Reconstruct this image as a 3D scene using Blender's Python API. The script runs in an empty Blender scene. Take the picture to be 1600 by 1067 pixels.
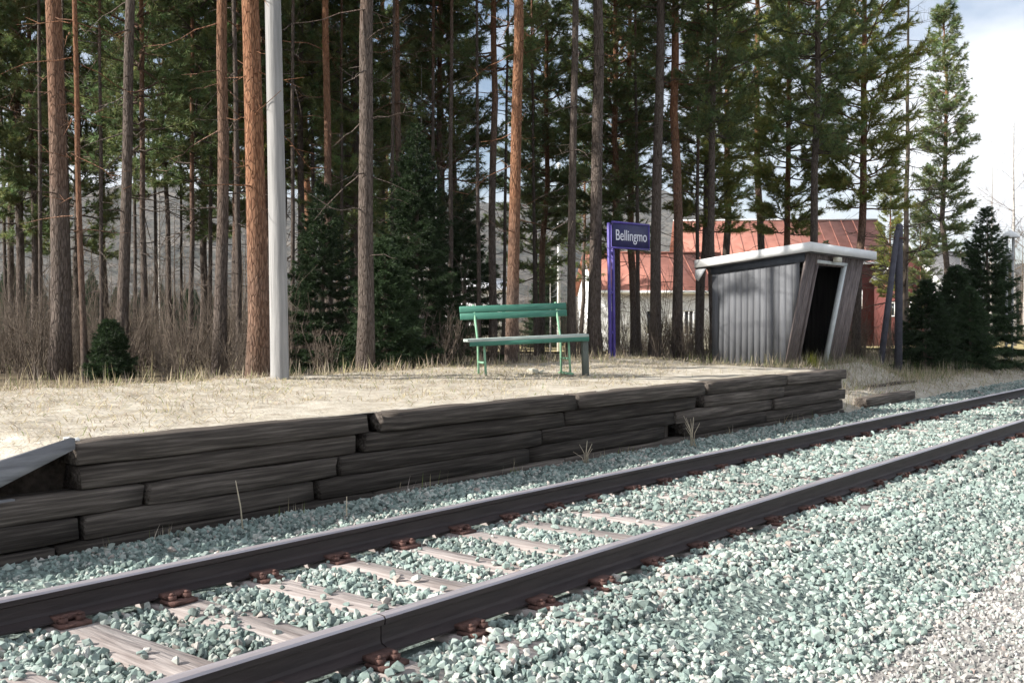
import bpy, bmesh, math, random
import numpy as np
from mathutils import Vector, Matrix

# World axes: x runs along the track, y away from the camera across the track, z up; z = 0 is the rail top.
sc = bpy.context.scene
rng = np.random.default_rng(7)
random.seed(7)
R = math.radians
ST, CT = 0.6306, 0.7761          # sine / cosine of the angle between view direction and track
HCAM = 1.235
CAMZ = -math.atan2(ST and CT, ST)  # turn of "camera right" in the world

# ------------------------------------------------------------------ camera, sky, sun, exposure
cam = bpy.data.objects.new('camera', bpy.data.cameras.new('camera'))
sc.collection.objects.link(cam)
cam.data.sensor_width = 36.0
cam.data.lens = 36.0
cam.data.clip_start = 0.05
cam.data.clip_end = 12000
cam.location = (0, 0, HCAM)
cam.rotation_euler = (R(90 - 1.09), 0, math.atan2(ST, CT) - R(90) + R(0.0))
_fw = Vector((CT, ST, -math.tan(R(1.09)))).normalized()
cam.rotation_euler = _fw.to_track_quat('-Z', 'Y').to_euler()
sc.camera = cam

SUN_EL = R(32)
SUN_DIR = Vector((-0.845 * math.cos(SUN_EL), 0.535 * math.cos(SUN_EL), math.sin(SUN_EL))).normalized()
sun = bpy.data.objects.new('sun', bpy.data.lights.new('sun', 'SUN'))
sc.collection.objects.link(sun)
sun.data.energy = 5.0
sun.data.angle = R(0.55)
sun.data.color = (1.0, 0.95, 0.87)
sun.rotation_euler = SUN_DIR.to_track_quat('Z', 'Y').to_euler()

world = bpy.data.worlds.new('World')
sc.world = world
world.use_nodes = True
wn, wl = world.node_tree.nodes, world.node_tree.links
for n in list(wn):
    wn.remove(n)
wo = wn.new('ShaderNodeOutputWorld')
bg = wn.new('ShaderNodeBackground')
sky = wn.new('ShaderNodeTexSky')
sky.sky_type = 'NISHITA'
sky.sun_disc = False
sky.sun_elevation = SUN_EL
sky.sun_rotation = math.atan2(SUN_DIR.x, SUN_DIR.y)
sky.air_density = 1.0
sky.dust_density = 1.6
sky.ozone_density = 2.0
tc = wn.new('ShaderNodeTexCoord')
mp = wn.new('ShaderNodeMapping')
mp.inputs['Scale'].default_value = (2.2, 2.2, 5.5)
mp.inputs['Location'].default_value = (0.0, 0.0, 0.0)
nz = wn.new('ShaderNodeTexNoise')
nz.inputs['Scale'].default_value = 1.0
nz.inputs['Detail'].default_value = 7
nz.inputs['Roughness'].default_value = 0.55
cr = wn.new('ShaderNodeValToRGB')
cr.color_ramp.elements[0].position = 0.39
cr.color_ramp.elements[1].position = 0.60
mx = wn.new('ShaderNodeMixRGB')
mx.inputs[2].default_value = (8.6, 8.8, 9.1, 1)
wl.new(tc.outputs['Generated'], mp.inputs['Vector'])
wl.new(mp.outputs['Vector'], nz.inputs['Vector'])
wl.new(nz.outputs['Fac'], cr.inputs['Fac'])
wl.new(cr.outputs['Color'], mx.inputs[0])
wl.new(sky.outputs['Color'], mx.inputs[1])
wl.new(mx.outputs['Color'], bg.inputs['Color'])
wl.new(bg.outputs['Background'], wo.inputs['Surface'])
bg.inputs['Strength'].default_value = 0.073

sc.view_settings.view_transform = 'Standard'
sc.view_settings.look = 'None'
sc.view_settings.gamma = 1.0
sc.view_settings.use_curve_mapping = False
sc.view_settings.exposure = 1.0
sc.cycles.use_denoising = True
sc.cycles.use_adaptive_sampling = True
sc.cycles.adaptive_threshold = 0.02
sc.cycles.max_bounces = 5
sc.cycles.diffuse_bounces = 2
sc.cycles.glossy_bounces = 2
sc.cycles.transmission_bounces = 4
sc.cycles.transparent_max_bounces = 6

# ------------------------------------------------------------------ helpers
COL = sc.collection


def c2w(X, Y):
    """camera plan coordinates (right, forward) -> world x, y"""
    return X * ST + Y * CT, -X * CT + Y * ST


def px(x, depth):
    """world x, y of photo column x at a forward distance"""
    return c2w((x - 800) / 1600.0 * depth, depth)


def pz(y, depth):
    return HCAM - (y - 503) / 1600.0 * depth


def tag(o, label=None, cat=None, group=None, kind=None):
    if label: o['label'] = label
    if cat: o['category'] = cat
    if group: o['group'] = group
    if kind: o['kind'] = kind
    return o


def empty(name, loc=(0, 0, 0), rot=(0, 0, 0)):
    o = bpy.data.objects.new(name, None)
    o.empty_display_size = 0.1
    o.location = loc
    o.rotation_euler = rot
    COL.objects.link(o)
    return o


def link(name, mesh, mat=None, parent=None, loc=(0, 0, 0), rot=(0, 0, 0)):
    o = bpy.data.objects.new(name, mesh)
    if mat is not None and len(mesh.materials) == 0:
        mesh.materials.append(mat)
    o.parent = parent
    o.location = loc
    o.rotation_euler = rot
    COL.objects.link(o)
    return o


def copy_tree(o, parent=None):
    c = o.copy()
    COL.objects.link(c)
    c.parent = parent
    for ch in list(o.children):
        copy_tree(ch, c)
    return c


class MB:
    """collects vertices and faces of one mesh"""
    def __init__(self):
        self.v, self.f, self.n, self.cols = [], [], 0, []

    def add(self, verts, faces, col=None):
        verts = np.asarray(verts, dtype=np.float64).reshape(-1, 3)
        faces = np.asarray(faces, dtype=np.int64)
        self.v.append(verts)
        self.f.append(faces + self.n)
        self.n += len(verts)
        if col is not None:
            self.cols.append(np.broadcast_to(np.asarray(col, dtype=np.float32).reshape(-1, 3), (len(verts), 3)))
        return self

    def box(self, x0, x1, y0, y1, z0, z1, M=None):
        v = np.array([(x, y, z) for z in (z0, z1) for y in (y0, y1) for x in (x0, x1)], dtype=float)
        if M is not None:
            v = np.array([M @ Vector(p) for p in v])
        self.add(v, [(0, 2, 3, 1), (4, 5, 7, 6), (0, 1, 5, 4), (2, 6, 7, 3), (0, 4, 6, 2), (1, 3, 7, 5)])
        return self

    def prism(self, poly, axis, a, b):
        """convex polygon (2D points) extruded along axis from a to b"""
        n = len(poly)
        vs = []
        for k in (a, b):
            for p in poly:
                q = list(p)
                q.insert(axis, k)
                vs.append(q)
        base = self.n
        self.v.append(np.array(vs, float))
        self.n += 2 * n
        for i in range(n):
            j = (i + 1) % n
            self.f.append(np.array([[i, j, n + j, n + i]]) + base)
        tri = np.array([(0, i, i + 1) for i in range(1, n - 1)]) if n > 2 else None
        self.f.append(tri[:, ::-1] + base)
        self.f.append(tri + n + base)
        return self

    def tube(self, pts, rad, sides=6, cap=True):
        pts = np.asarray(pts, float)
        rad = np.broadcast_to(np.asarray(rad, float), (len(pts),))
        d = np.gradient(pts, axis=0)
        d /= np.maximum(np.linalg.norm(d, axis=1, keepdims=True), 1e-9)
        ref = np.array([0.0, 0.0, 1.0]) if abs(d[0, 2]) < 0.8 else np.array([1.0, 0.0, 0.0])
        u = np.cross(d, ref)
        u /= np.maximum(np.linalg.norm(u, axis=1, keepdims=True), 1e-9)
        w = np.cross(d, u)
        a = np.arange(sides) * 2 * np.pi / sides
        ring = pts[:, None, :] + rad[:, None, None] * (np.cos(a)[None, :, None] * u[:, None, :] + np.sin(a)[None, :, None] * w[:, None, :])
        n = len(pts)
        i = np.arange(n - 1)[:, None] * sides
        j = np.arange(sides)[None, :]
        k = (j + 1) % sides
        f = np.stack([i + j, i + k, i + sides + k, i + sides + j], axis=-1).reshape(-1, 4)
        base = self.n
        self.add(ring.reshape(-1, 3), f)
        if cap:
            for st, rev in ((0, True), ((n - 1) * sides, False)):
                t = np.array([(0, q, q + 1) for q in range(1, sides - 1)]) + st
                self.f.append((t[:, ::-1] if rev else t) + base)
        return self

    def mesh(self, name, smooth=False):
        me = bpy.data.meshes.new(name)
        v = np.concatenate(self.v) if self.v else np.zeros((0, 3))
        me.vertices.add(len(v))
        me.vertices.foreach_set('co', v.astype(np.float32).ravel())
        loops, starts, tot = [], [], 0
        for f in self.f:
            f = np.atleast_2d(f)
            k = f.shape[1]
            loops.append(f.ravel())
            starts.append(tot + np.arange(len(f)) * k)
            tot += f.size
        loops = np.concatenate(loops)
        starts = np.concatenate(starts)
        me.loops.add(len(loops))
        me.loops.foreach_set('vertex_index', loops.astype(np.int32))
        me.polygons.add(len(starts))
        me.polygons.foreach_set('loop_start', starts.astype(np.int32))
        if smooth:
            me.polygons.foreach_set('use_smooth', np.ones(len(starts), dtype=bool))
        me.update(calc_edges=True)
        if self.cols:
            c = np.concatenate(self.cols)
            at = me.color_attributes.new('tint', 'FLOAT_COLOR', 'POINT')
            at.data.foreach_set('color', np.concatenate([c, np.ones((len(c), 1))], axis=1).astype(np.float32).ravel())
        return me

    def build(self, name, mat, parent=None, smooth=False, loc=(0, 0, 0), rot=(0, 0, 0)):
        return link(name, self.mesh(name, smooth), mat, parent, loc, rot)


def bevel(mesh, w, seg=1):
    bm = bmesh.new()
    bm.from_mesh(mesh)
    bmesh.ops.bevel(bm, geom=list(bm.edges), offset=w, segments=seg, affect='EDGES', clamp_overlap=True)
    bm.to_mesh(mesh)
    bm.free()
    return mesh


# ---- value noise for terrain (deterministic)
_perm = np.random.default_rng(3).random((64, 64))


def vnoise(x, y):
    x = np.asarray(x, float); y = np.asarray(y, float)
    xi = np.floor(x).astype(int); yi = np.floor(y).astype(int)
    fx = x - xi; fy = y - yi
    fx = fx * fx * (3 - 2 * fx); fy = fy * fy * (3 - 2 * fy)
    g = lambda a, b: _perm[a % 64, b % 64]
    return (g(xi, yi) * (1 - fx) + g(xi + 1, yi) * fx) * (1 - fy) + (g(xi, yi + 1) * (1 - fx) + g(xi + 1, yi + 1) * fx) * fy


def sstep(a, b, x):
    t = np.clip((np.asarray(x, float) - a) / (b - a), 0, 1)
    return t * t * (3 - 2 * t)


# ---- materials
def mat(name, stops, scale=5.0, stretch=(1, 1, 1), rough=0.85, bump=0.0, bscale=None, detail=6, spec=0.3,
        rnd=0.0, coord='Object', metallic=0.0, dist=0.02, tint=None, transl=0.0):
    """principled material: noise -> colour ramp; rnd = brightness spread between objects"""
    m = bpy.data.materials.new(name)
    m.use_nodes = True
    N, L = m.node_tree.nodes, m.node_tree.links
    b = N['Principled BSDF']
    b.inputs['Roughness'].default_value = rough
    b.inputs['Specular IOR Level'].default_value = spec
    b.inputs['Metallic'].default_value = metallic
    t = N.new('ShaderNodeTexCoord')
    mp = N.new('ShaderNodeMapping')
    mp.inputs['Scale'].default_value = stretch
    nz = N.new('ShaderNodeTexNoise')
    nz.inputs['Scale'].default_value = scale
    nz.inputs['Detail'].default_value = detail
    nz.inputs['Roughness'].default_value = 0.6
    if coord == 'World':
        g = N.new('ShaderNodeNewGeometry')
        L.new(g.outputs['Position'], mp.inputs['Vector'])
    elif rnd:
        oi0 = N.new('ShaderNodeObjectInfo')
        ad = N.new('ShaderNodeVectorMath')
        ad.operation = 'ADD'
        cmb = N.new('ShaderNodeVectorMath')
        cmb.operation = 'SCALE'
        cmb.inputs[0].default_value = (37, 51, 23)
        L.new(oi0.outputs['Random'], cmb.inputs['Scale'])
        L.new(t.outputs['Object'], ad.inputs[0])
        L.new(cmb.outputs[0], ad.inputs[1])
        L.new(ad.outputs[0], mp.inputs['Vector'])
    else:
        L.new(t.outputs[coord], mp.inputs['Vector'])
    L.new(mp.outputs['Vector'], nz.inputs['Vector'])
    r = N.new('ShaderNodeValToRGB')
    el = r.color_ramp.elements
    while len(el) < len(stops):
        el.new(0.5)
    for e, (p, c) in zip(el, stops):
        e.position = p
        e.color = (*c, 1)
    L.new(nz.outputs['Fac'], r.inputs['Fac'])
    out = r.outputs['Color']
    if tint:
        at = N.new('ShaderNodeAttribute')
        at.attribute_name = tint
        mm = N.new('ShaderNodeMixRGB')
        mm.blend_type = 'MULTIPLY'
        mm.inputs[0].default_value = 1
        L.new(out, mm.inputs[1])
        L.new(at.outputs['Color'], mm.inputs[2])
        out = mm.outputs['Color']
    if rnd:
        oi = N.new('ShaderNodeObjectInfo')
        mr = N.new('ShaderNodeMapRange')
        mr.inputs['To Min'].default_value = 1 - rnd
        mr.inputs['To Max'].default_value = 1 + rnd
        L.new(oi.outputs['Random'], mr.inputs['Value'])
        mm = N.new('ShaderNodeMixRGB')
        mm.blend_type = 'MULTIPLY'
        mm.inputs[0].default_value = 1
        L.new(out, mm.inputs[1])
        L.new(mr.outputs['Result'], mm.inputs[2])
        out = mm.outputs['Color']
    L.new(out, b.inputs['Base Color'])
    if bump:
        nb = N.new('ShaderNodeTexNoise')
        nb.inputs['Scale'].default_value = bscale or scale * 2
        nb.inputs['Detail'].default_value = 8
        L.new(mp.outputs['Vector'], nb.inputs['Vector'])
        bp = N.new('ShaderNodeBump')
        bp.inputs['Strength'].default_value = bump
        bp.inputs['Distance'].default_value = dist
        L.new(nb.outputs['Fac'], bp.inputs['Height'])
        L.new(bp.outputs['Normal'], b.inputs['Normal'])
    if transl:
        tr = N.new('ShaderNodeBsdfTranslucent')
        L.new(out, tr.inputs['Color'])
        ms = N.new('ShaderNodeMixShader')
        ms.inputs[0].default_value = transl
        L.new(b.outputs[0], ms.inputs[1])
        L.new(tr.outputs[0], ms.inputs[2])
        L.new(ms.outputs[0], N['Material Output'].inputs['Surface'])
    return m


def plain(name, c, rough=0.6, v=0.12, scale=9.0, **k):
    d = tuple(x * (1 - v) for x in c)
    e = tuple(min(1, x * (1 + v)) for x in c)
    return mat(name, [(0.3, d), (0.7, e)], scale=scale, rough=rough, **k)


M = {}
M['ground'] = mat('forest_floor', [(0.25, (0.055, 0.045, 0.032)), (0.5, (0.13, 0.105, 0.07)), (0.75, (0.23, 0.19, 0.12))], scale=1.4, coord='World', bump=0.6, bscale=9, dist=0.05, rough=0.95, spec=0.1)
M['fill'] = mat('straw_gravel', [(0.25, (0.27, 0.235, 0.185)), (0.5, (0.43, 0.39, 0.325)), (0.75, (0.55, 0.515, 0.45))], scale=5, coord='World', bump=0.7, bscale=40, dist=0.02, rough=0.95, spec=0.1)
M['ballast_bed'] = mat('ballast_bed', [(0.3, (0.08, 0.10, 0.095)), (0.6, (0.18, 0.225, 0.205)), (0.8, (0.3, 0.33, 0.3))], scale=22, coord='World', bump=1.0, bscale=22, dist=0.05, rough=0.95, spec=0.2)
M['path_bed'] = mat('path_bed', [(0.3, (0.17, 0.16, 0.155)), (0.55, (0.28, 0.265, 0.25)), (0.75, (0.37, 0.355, 0.335))], scale=45, coord='World', bump=0.8, bscale=60, dist=0.02, rough=0.95, spec=0.2)
M['timber'] = mat('creosoted_timber', [(0.28, (0.026, 0.022, 0.019)), (0.5, (0.072, 0.061, 0.053)), (0.72, (0.165, 0.142, 0.124))], scale=7, stretch=(0.22, 6.5, 6.5), bump=0.6, bscale=9, dist=0.012, rough=0.9, rnd=0.5, spec=0.15)
M['grey_plank'] = mat('grey_plank', [(0.3, (0.15, 0.15, 0.16)), (0.7, (0.30, 0.30, 0.31))], scale=7, stretch=(0.3, 3, 3), bump=0.5, rough=0.9, rnd=0.1, spec=0.15)
M['sleeper'] = mat('sleeper_wood', [(0.28, (0.17, 0.14, 0.13)), (0.5, (0.33, 0.29, 0.275)), (0.74, (0.46, 0.42, 0.40))], scale=6, stretch=(3.5, 0.3, 3), bump=0.8, bscale=9, dist=0.015, rough=0.92, rnd=0.15, spec=0.15)
M['rail'] = mat('rail_steel', [(0.3, (0.026, 0.020, 0.021)), (0.7, (0.052, 0.039, 0.039))], scale=9, stretch=(0.4, 3, 3), rough=0.62, rnd=0.0, spec=0.35, bump=0.15)
M['railtop'] = mat('rail_head', [(0.3, (0.32, 0.29, 0.31)), (0.7, (0.48, 0.45, 0.48))], scale=7, stretch=(0.25, 6, 3), rough=0.38, spec=0.5, metallic=0.35)
M['rust'] = mat('rusty_iron', [(0.3, (0.055, 0.03, 0.026)), (0.7, (0.15, 0.08, 0.066))], scale=25, rough=0.85, bump=0.4, rnd=0.2)
M['needle'] = mat('pine_needles', [(0.3, (0.75, 0.8, 0.7)), (0.7, (1.15, 1.12, 1.05))], scale=1.1, rough=0.55, rnd=0.22, tint='tint', transl=0.38, spec=0.3)
M['straw'] = mat('straw', [(0.3, (0.8, 0.8, 0.8)), (0.7, (1.1, 1.1, 1.1))], scale=1.5, coord='World', rough=0.8, tint='tint', transl=0.3, spec=0.2)
M['twig'] = mat('bare_twig', [(0.3, (0.085, 0.068, 0.055)), (0.7, (0.19, 0.155, 0.125))], scale=3, rough=0.9, rnd=0.3, spec=0.1)
M['birch'] = mat('birch_bark', [(0.35, (0.10, 0.09, 0.085)), (0.48, (0.36, 0.34, 0.32)), (0.8, (0.55, 0.53, 0.5))], scale=4, stretch=(1, 1, 3), rough=0.8)


def bark_mat():
    m = bpy.data.materials.new('pine_bark')
    m.use_nodes = True
    N, L = m.node_tree.nodes, m.node_tree.links
    b = N['Principled BSDF']
    b.inputs['Roughness'].default_value = 0.9
    b.inputs['Specular IOR Level'].default_value = 0.12
    t = N.new('ShaderNodeTexCoord')
    oi = N.new('ShaderNodeObjectInfo')
    sep = N.new('ShaderNodeSeparateXYZ')
    L.new(t.outputs['Object'], sep.inputs[0])
    # height where grey plates give way to orange bark, different on every tree
    nz0 = N.new('ShaderNodeTexNoise')
    nz0.inputs['Scale'].default_value = 1.3
    nz0.inputs['Detail'].default_value = 5
    L.new(t.outputs['Object'], nz0.inputs['Vector'])
    ma = N.new('ShaderNodeMath'); ma.operation = 'MULTIPLY_ADD'
    L.new(nz0.outputs['Fac'], ma.inputs[0]); ma.inputs[1].default_value = 3.5
    L.new(sep.outputs['Z'], ma.inputs[2])
    at = N.new('ShaderNodeAttribute'); at.attribute_type = 'OBJECT'; at.attribute_name = 'grey_below'
    mb = N.new('ShaderNodeMath'); mb.operation = 'MULTIPLY_ADD'
    L.new(at.outputs['Fac'], mb.inputs[0]); mb.inputs[1].default_value = -1.0
    L.new(ma.outputs[0], mb.inputs[2])
    mr = N.new('ShaderNodeMapRange')
    mr.inputs['From Min'].default_value = 1.0
    mr.inputs['From Max'].default_value = 4.5
    L.new(mb.outputs[0], mr.inputs['Value'])
    mp = N.new('ShaderNodeMapping')
    mp.inputs['Scale'].default_value = (16, 16, 5.0)
    L.new(t.outputs['Object'], mp.inputs['Vector'])
    vo = N.new('ShaderNodeTexVoronoi')
    vo.feature = 'DISTANCE_TO_EDGE'
    vo.inputs['Scale'].default_value = 1.6
    nz = N.new('ShaderNodeTexNoise')
    nz.inputs['Scale'].default_value = 2.2
    nz.inputs['Detail'].default_value = 7
    L.new(mp.outputs[0], vo.inputs['Vector'])
    L.new(mp.outputs[0], nz.inputs['Vector'])
    g = N.new('ShaderNodeValToRGB')
    g.color_ramp.elements[0].position = 0.3; g.color_ramp.elements[0].color = (0.075, 0.058, 0.048, 1)
    g.color_ramp.elements[1].position = 0.7; g.color_ramp.elements[1].color = (0.17, 0.14, 0.123, 1)
    o = N.new('ShaderNodeValToRGB')
    o.color_ramp.elements[0].position = 0.3; o.color_ramp.elements[0].color = (0.15, 0.066, 0.038, 1)
    o.color_ramp.elements[1].position = 0.7; o.color_ramp.elements[1].color = (0.34, 0.185, 0.11, 1)
    L.new(nz.outputs['Fac'], g.inputs['Fac'])
    L.new(nz.outputs['Fac'], o.inputs['Fac'])
    mx = N.new('ShaderNodeMixRGB')
    L.new(mr.outputs['Result'], mx.inputs[0])
    L.new(g.outputs['Color'], mx.inputs[1])
    L.new(o.outputs['Color'], mx.inputs[2])
    cr = N.new('ShaderNodeMapRange')
    cr.inputs['From Max'].default_value = 0.12
    cr.inputs['To Min'].default_value = 0.6
    L.new(vo.outputs['Distance'], cr.inputs['Value'])
    mu = N.new('ShaderNodeMixRGB'); mu.blend_type = 'MULTIPLY'; mu.inputs[0].default_value = 1
    L.new(mx.outputs['Color'], mu.inputs[1])
    L.new(cr.outputs['Result'], mu.inputs[2])
    L.new(mu.outputs['Color'], b.inputs['Base Color'])
    bp = N.new('ShaderNodeBump')
    bp.inputs['Strength'].default_value = 0.9
    bp.inputs['Distance'].default_value = 0.03
    L.new(cr.outputs['Result'], bp.inputs['Height'])
    L.new(bp.outputs['Normal'], b.inputs['Normal'])
    return m


M['bark'] = bark_mat()


def stone_mat(name, stops, spread=0.25):
    m = bpy.data.materials.new(name)
    m.use_nodes = True
    N, L = m.node_tree.nodes, m.node_tree.links
    b = N['Principled BSDF']
    b.inputs['Roughness'].default_value = 0.9
    b.inputs['Specular IOR Level'].default_value = 0.2
    oi = N.new('ShaderNodeObjectInfo')
    r = N.new('ShaderNodeValToRGB')
    r.color_ramp.interpolation = 'LINEAR'
    el = r.color_ramp.elements
    while len(el) < len(stops):
        el.new(0.5)
    for e, (p, c) in zip(el, stops):
        e.position = p
        e.color = (*c, 1)
    L.new(oi.outputs['Random'], r.inputs['Fac'])
    g = N.new('ShaderNodeNewGeometry')
    nz = N.new('ShaderNodeTexNoise')
    nz.inputs['Scale'].default_value = 55
    nz.inputs['Detail'].default_value = 4
    L.new(g.outputs['Position'], nz.inputs['Vector'])
    nl = N.new('ShaderNodeTexNoise')
    nl.inputs['Scale'].default_value = 0.9
    nl.inputs['Detail'].default_value = 3
    L.new(g.outputs['Position'], nl.inputs['Vector'])
    ml = N.new('ShaderNodeMapRange')
    ml.inputs['From Min'].default_value = 0.3; ml.inputs['From Max'].default_value = 0.7
    ml.inputs['To Min'].default_value = 0.8; ml.inputs['To Max'].default_value = 1.2
    L.new(nl.outputs['Fac'], ml.inputs['Value'])
    mr = N.new('ShaderNodeMapRange')
    mr.inputs['From Min'].default_value = 0.3; mr.inputs['From Max'].default_value = 0.7
    mr.inputs['To Min'].default_value = 1 - spread; mr.inputs['To Max'].default_value = 1 + spread
    L.new(nz.outputs['Fac'], mr.inputs['Value'])
    mm = N.new('ShaderNodeMath'); mm.operation = 'MULTIPLY'
    L.new(mr.outputs['Result'], mm.inputs[0]); L.new(ml.outputs['Result'], mm.inputs[1])
    mu = N.new('ShaderNodeMixRGB'); mu.blend_type = 'MULTIPLY'; mu.inputs[0].default_value = 1
    L.new(r.outputs['Color'], mu.inputs[1]); L.new(mm.outputs[0], mu.inputs[2])
    L.new(mu.outputs['Color'], b.inputs['Base Color'])
    return m


M['stone'] = stone_mat('ballast_stone', [(0.0, (0.10, 0.122, 0.116)), (0.2, (0.168, 0.218, 0.20)), (0.45, (0.232, 0.296, 0.274)), (0.7, (0.295, 0.345, 0.318)), (0.87, (0.38, 0.40, 0.368)), (0.95, (0.47, 0.46, 0.43)), (1.0, (0.30, 0.25, 0.222))], 0.18)
M['pebble'] = stone_mat('path_stone', [(0.0, (0.19, 0.20, 0.19)), (0.3, (0.31, 0.305, 0.295)), (0.55, (0.37, 0.355, 0.34)), (0.75, (0.43, 0.42, 0.40)), (0.85, (0.27, 0.34, 0.31)), (0.95, (0.30, 0.36, 0.33)), (1.0, (0.42, 0.32, 0.29))])


def scatter(name, pts, rots, scls, protos, idx):
    """ONE object: an uncountable mass, stones / shrubs placed on points by geometry nodes"""
    me = bpy.data.meshes.new(name)
    me.vertices.add(len(pts))
    me.vertices.foreach_set('co', np.asarray(pts, np.float32).ravel())
    for nm, typ, data, key in (('rot', 'FLOAT_VECTOR', rots, 'vector'), ('scl', 'FLOAT_VECTOR', scls, 'vector'), ('idx', 'INT', idx, 'value')):
        a = me.attributes.new(nm, typ, 'POINT')
        a.data.foreach_set(key, np.asarray(data, np.int32 if typ == 'INT' else np.float32).ravel())
    me.update()
    o = link(name, me)
    c = bpy.data.collections.new(name + '_shapes')
    for i, p in enumerate(protos):
        c.objects.link(bpy.data.objects.new('%s_shape_%02d' % (name, i), p))
    ng = bpy.data.node_groups.new(name + '_nodes', 'GeometryNodeTree')
    ng.interface.new_socket('Geometry', in_out='INPUT', socket_type='NodeSocketGeometry')
    ng.interface.new_socket('Geometry', in_out='OUTPUT', socket_type='NodeSocketGeometry')
    N, L = ng.nodes, ng.links
    gi, go = N.new('NodeGroupInput'), N.new('NodeGroupOutput')
    ip = N.new('GeometryNodeInstanceOnPoints')
    ci = N.new('GeometryNodeCollectionInfo')
    ci.inputs['Collection'].default_value = c
    ci.inputs['Separate Children'].default_value = True
    ci.inputs['Reset Children'].default_value = True
    ip.inputs['Pick Instance'].default_value = True

    def attr(nm, typ):
        a = N.new('GeometryNodeInputNamedAttribute')
        a.data_type = typ
        a.inputs['Name'].default_value = nm
        return a.outputs['Attribute']
    L.new(gi.outputs[0], ip.inputs['Points'])
    L.new(ci.outputs[0], ip.inputs['Instance'])
    L.new(attr('idx', 'INT'), ip.inputs['Instance Index'])
    L.new(attr('rot', 'FLOAT_VECTOR'), ip.inputs['Rotation'])
    L.new(attr('scl', 'FLOAT_VECTOR'), ip.inputs['Scale'])
    L.new(ip.outputs[0], go.inputs[0])
    md = o.modifiers.new('scatter', 'NODES')
    md.node_group = ng
    o['kind'] = 'stuff'
    return o


# ------------------------------------------------------------------ terrain
X_P0, X_P1, Y_P, Z_P = 3.12, 15.57, 6.0, 0.50      # platform: start, end, front, top


def ground_z(x, y):
    x = np.asarray(x, float); y = np.asarray(y, float)
    z = -0.36 + 0.15 * sstep(1.7, 2.6, y) + 0.03 * sstep(5.0, 5.9, y)
    bank = 0.66 * sstep(8.6, 9.7, y)                                     # behind the platform
    right = 0.20 * sstep(5.95, 6.6, y) + 0.42 * sstep(6.7, 7.3, y)       # beside and past the shelter
    far = 0.20 * sstep(5.95, 6.8, y) + 0.16 * sstep(7, 11, y)
    w1 = sstep(15.3, 15.7, x)
    w2 = sstep(19.6, 22.5, x)
    z = z + (1 - w1) * bank + w1 * ((1 - w2) * right + w2 * far)
    z = z + 0.10 * (vnoise(x * 0.35 + 5, y * 0.35) - 0.5) * sstep(9.5, 14, y) + 0.03 * (vnoise(x * 1.3, y * 1.3) - 0.5) * sstep(6.6, 8, y)
    r = np.hypot(x, y)
    z = z - 0.9 * sstep(25, 70, r) * sstep(9, 30, y) + 5 * (vnoise(x * 0.012, y * 0.012) - 0.5) * sstep(80, 250, r)
    return z


def axis(segs):
    out = []
    for a, b, s in segs:
        out += list(np.arange(a, b, s))
    out.append(segs[-1][1])
    return np.array(out)


gx = axis([(-900, -60, 60), (-60, -4, 4), (-4, 34, 0.3), (34, 70, 2), (70, 200, 10), (200, 1400, 60)])
gy = axis([(-300, -20, 40), (-20, 0, 2), (0, 1.6, 0.4), (1.6, 2.8, 0.1), (2.8, 4.8, 0.5), (4.8, 7.4, 0.1), (7.4, 14, 0.3), (14, 40, 1.2), (40, 200, 10), (200, 1200, 60)])
GX, GY = np.meshgrid(gx, gy, indexing='ij')
GZ = ground_z(GX, GY)
nx, ny = GX.shape
ii = (np.arange(nx - 1)[:, None] * ny + np.arange(ny - 1)[None, :]).ravel()
mb = MB().add(np.stack([GX, GY, GZ], -1).reshape(-1, 3), np.stack([ii, ii + ny, ii + ny + 1, ii + 1], -1))
ground = mb.build('ground', M['ground'], smooth=True)
tag(ground, 'brown forest floor and bank under the pines and the station', 'ground', kind='structure')

# hills behind the wood
M['hill'] = mat('hill_woods', [(0.3, (0.035, 0.042, 0.035)), (0.5, (0.085, 0.08, 0.07)), (0.7, (0.16, 0.14, 0.12))], scale=0.02, coord='World', bump=1.0, bscale=0.08, dist=12, rough=1.0, spec=0.0, detail=9)
az = np.linspace(R(-60), R(60), 150)
rr = np.array([330, 420, 520, 650, 800, 950, 1100, 1300, 1500, 1700, 1950, 2300])
AZ, RR = np.meshgrid(az, rr, indexing='ij')
prof = 0.66 + 0.34 * np.cos((AZ - R(-14)) * 2.2) + 0.22 * (vnoise(AZ * 9 + 3, RR * 0.002) - 0.5) * 2 + 0.06 * (vnoise(AZ * 60, RR * 0.02) - 0.5)
HZ = -6 + 200 * prof * (1 - 0.45 * sstep(R(8), R(26), AZ)) * sstep(330, 1700, RR) + 8 * (vnoise(AZ * 90, RR * 0.05) - 0.5)
HX, HY = c2w(np.sin(AZ) * RR, np.cos(AZ) * RR)
nx, ny = AZ.shape
ii = (np.arange(nx - 1)[:, None] * ny + np.arange(ny - 1)[None, :]).ravel()
hills = MB().add(np.stack([HX, HY, HZ], -1).reshape(-1, 3), np.stack([ii, ii + 1, ii + ny + 1, ii + ny], -1)).build('hills', M['hill'], smooth=True)
tag(hills, 'wooded blue grey hillside far behind the pines', 'hills', kind='structure')

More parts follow.
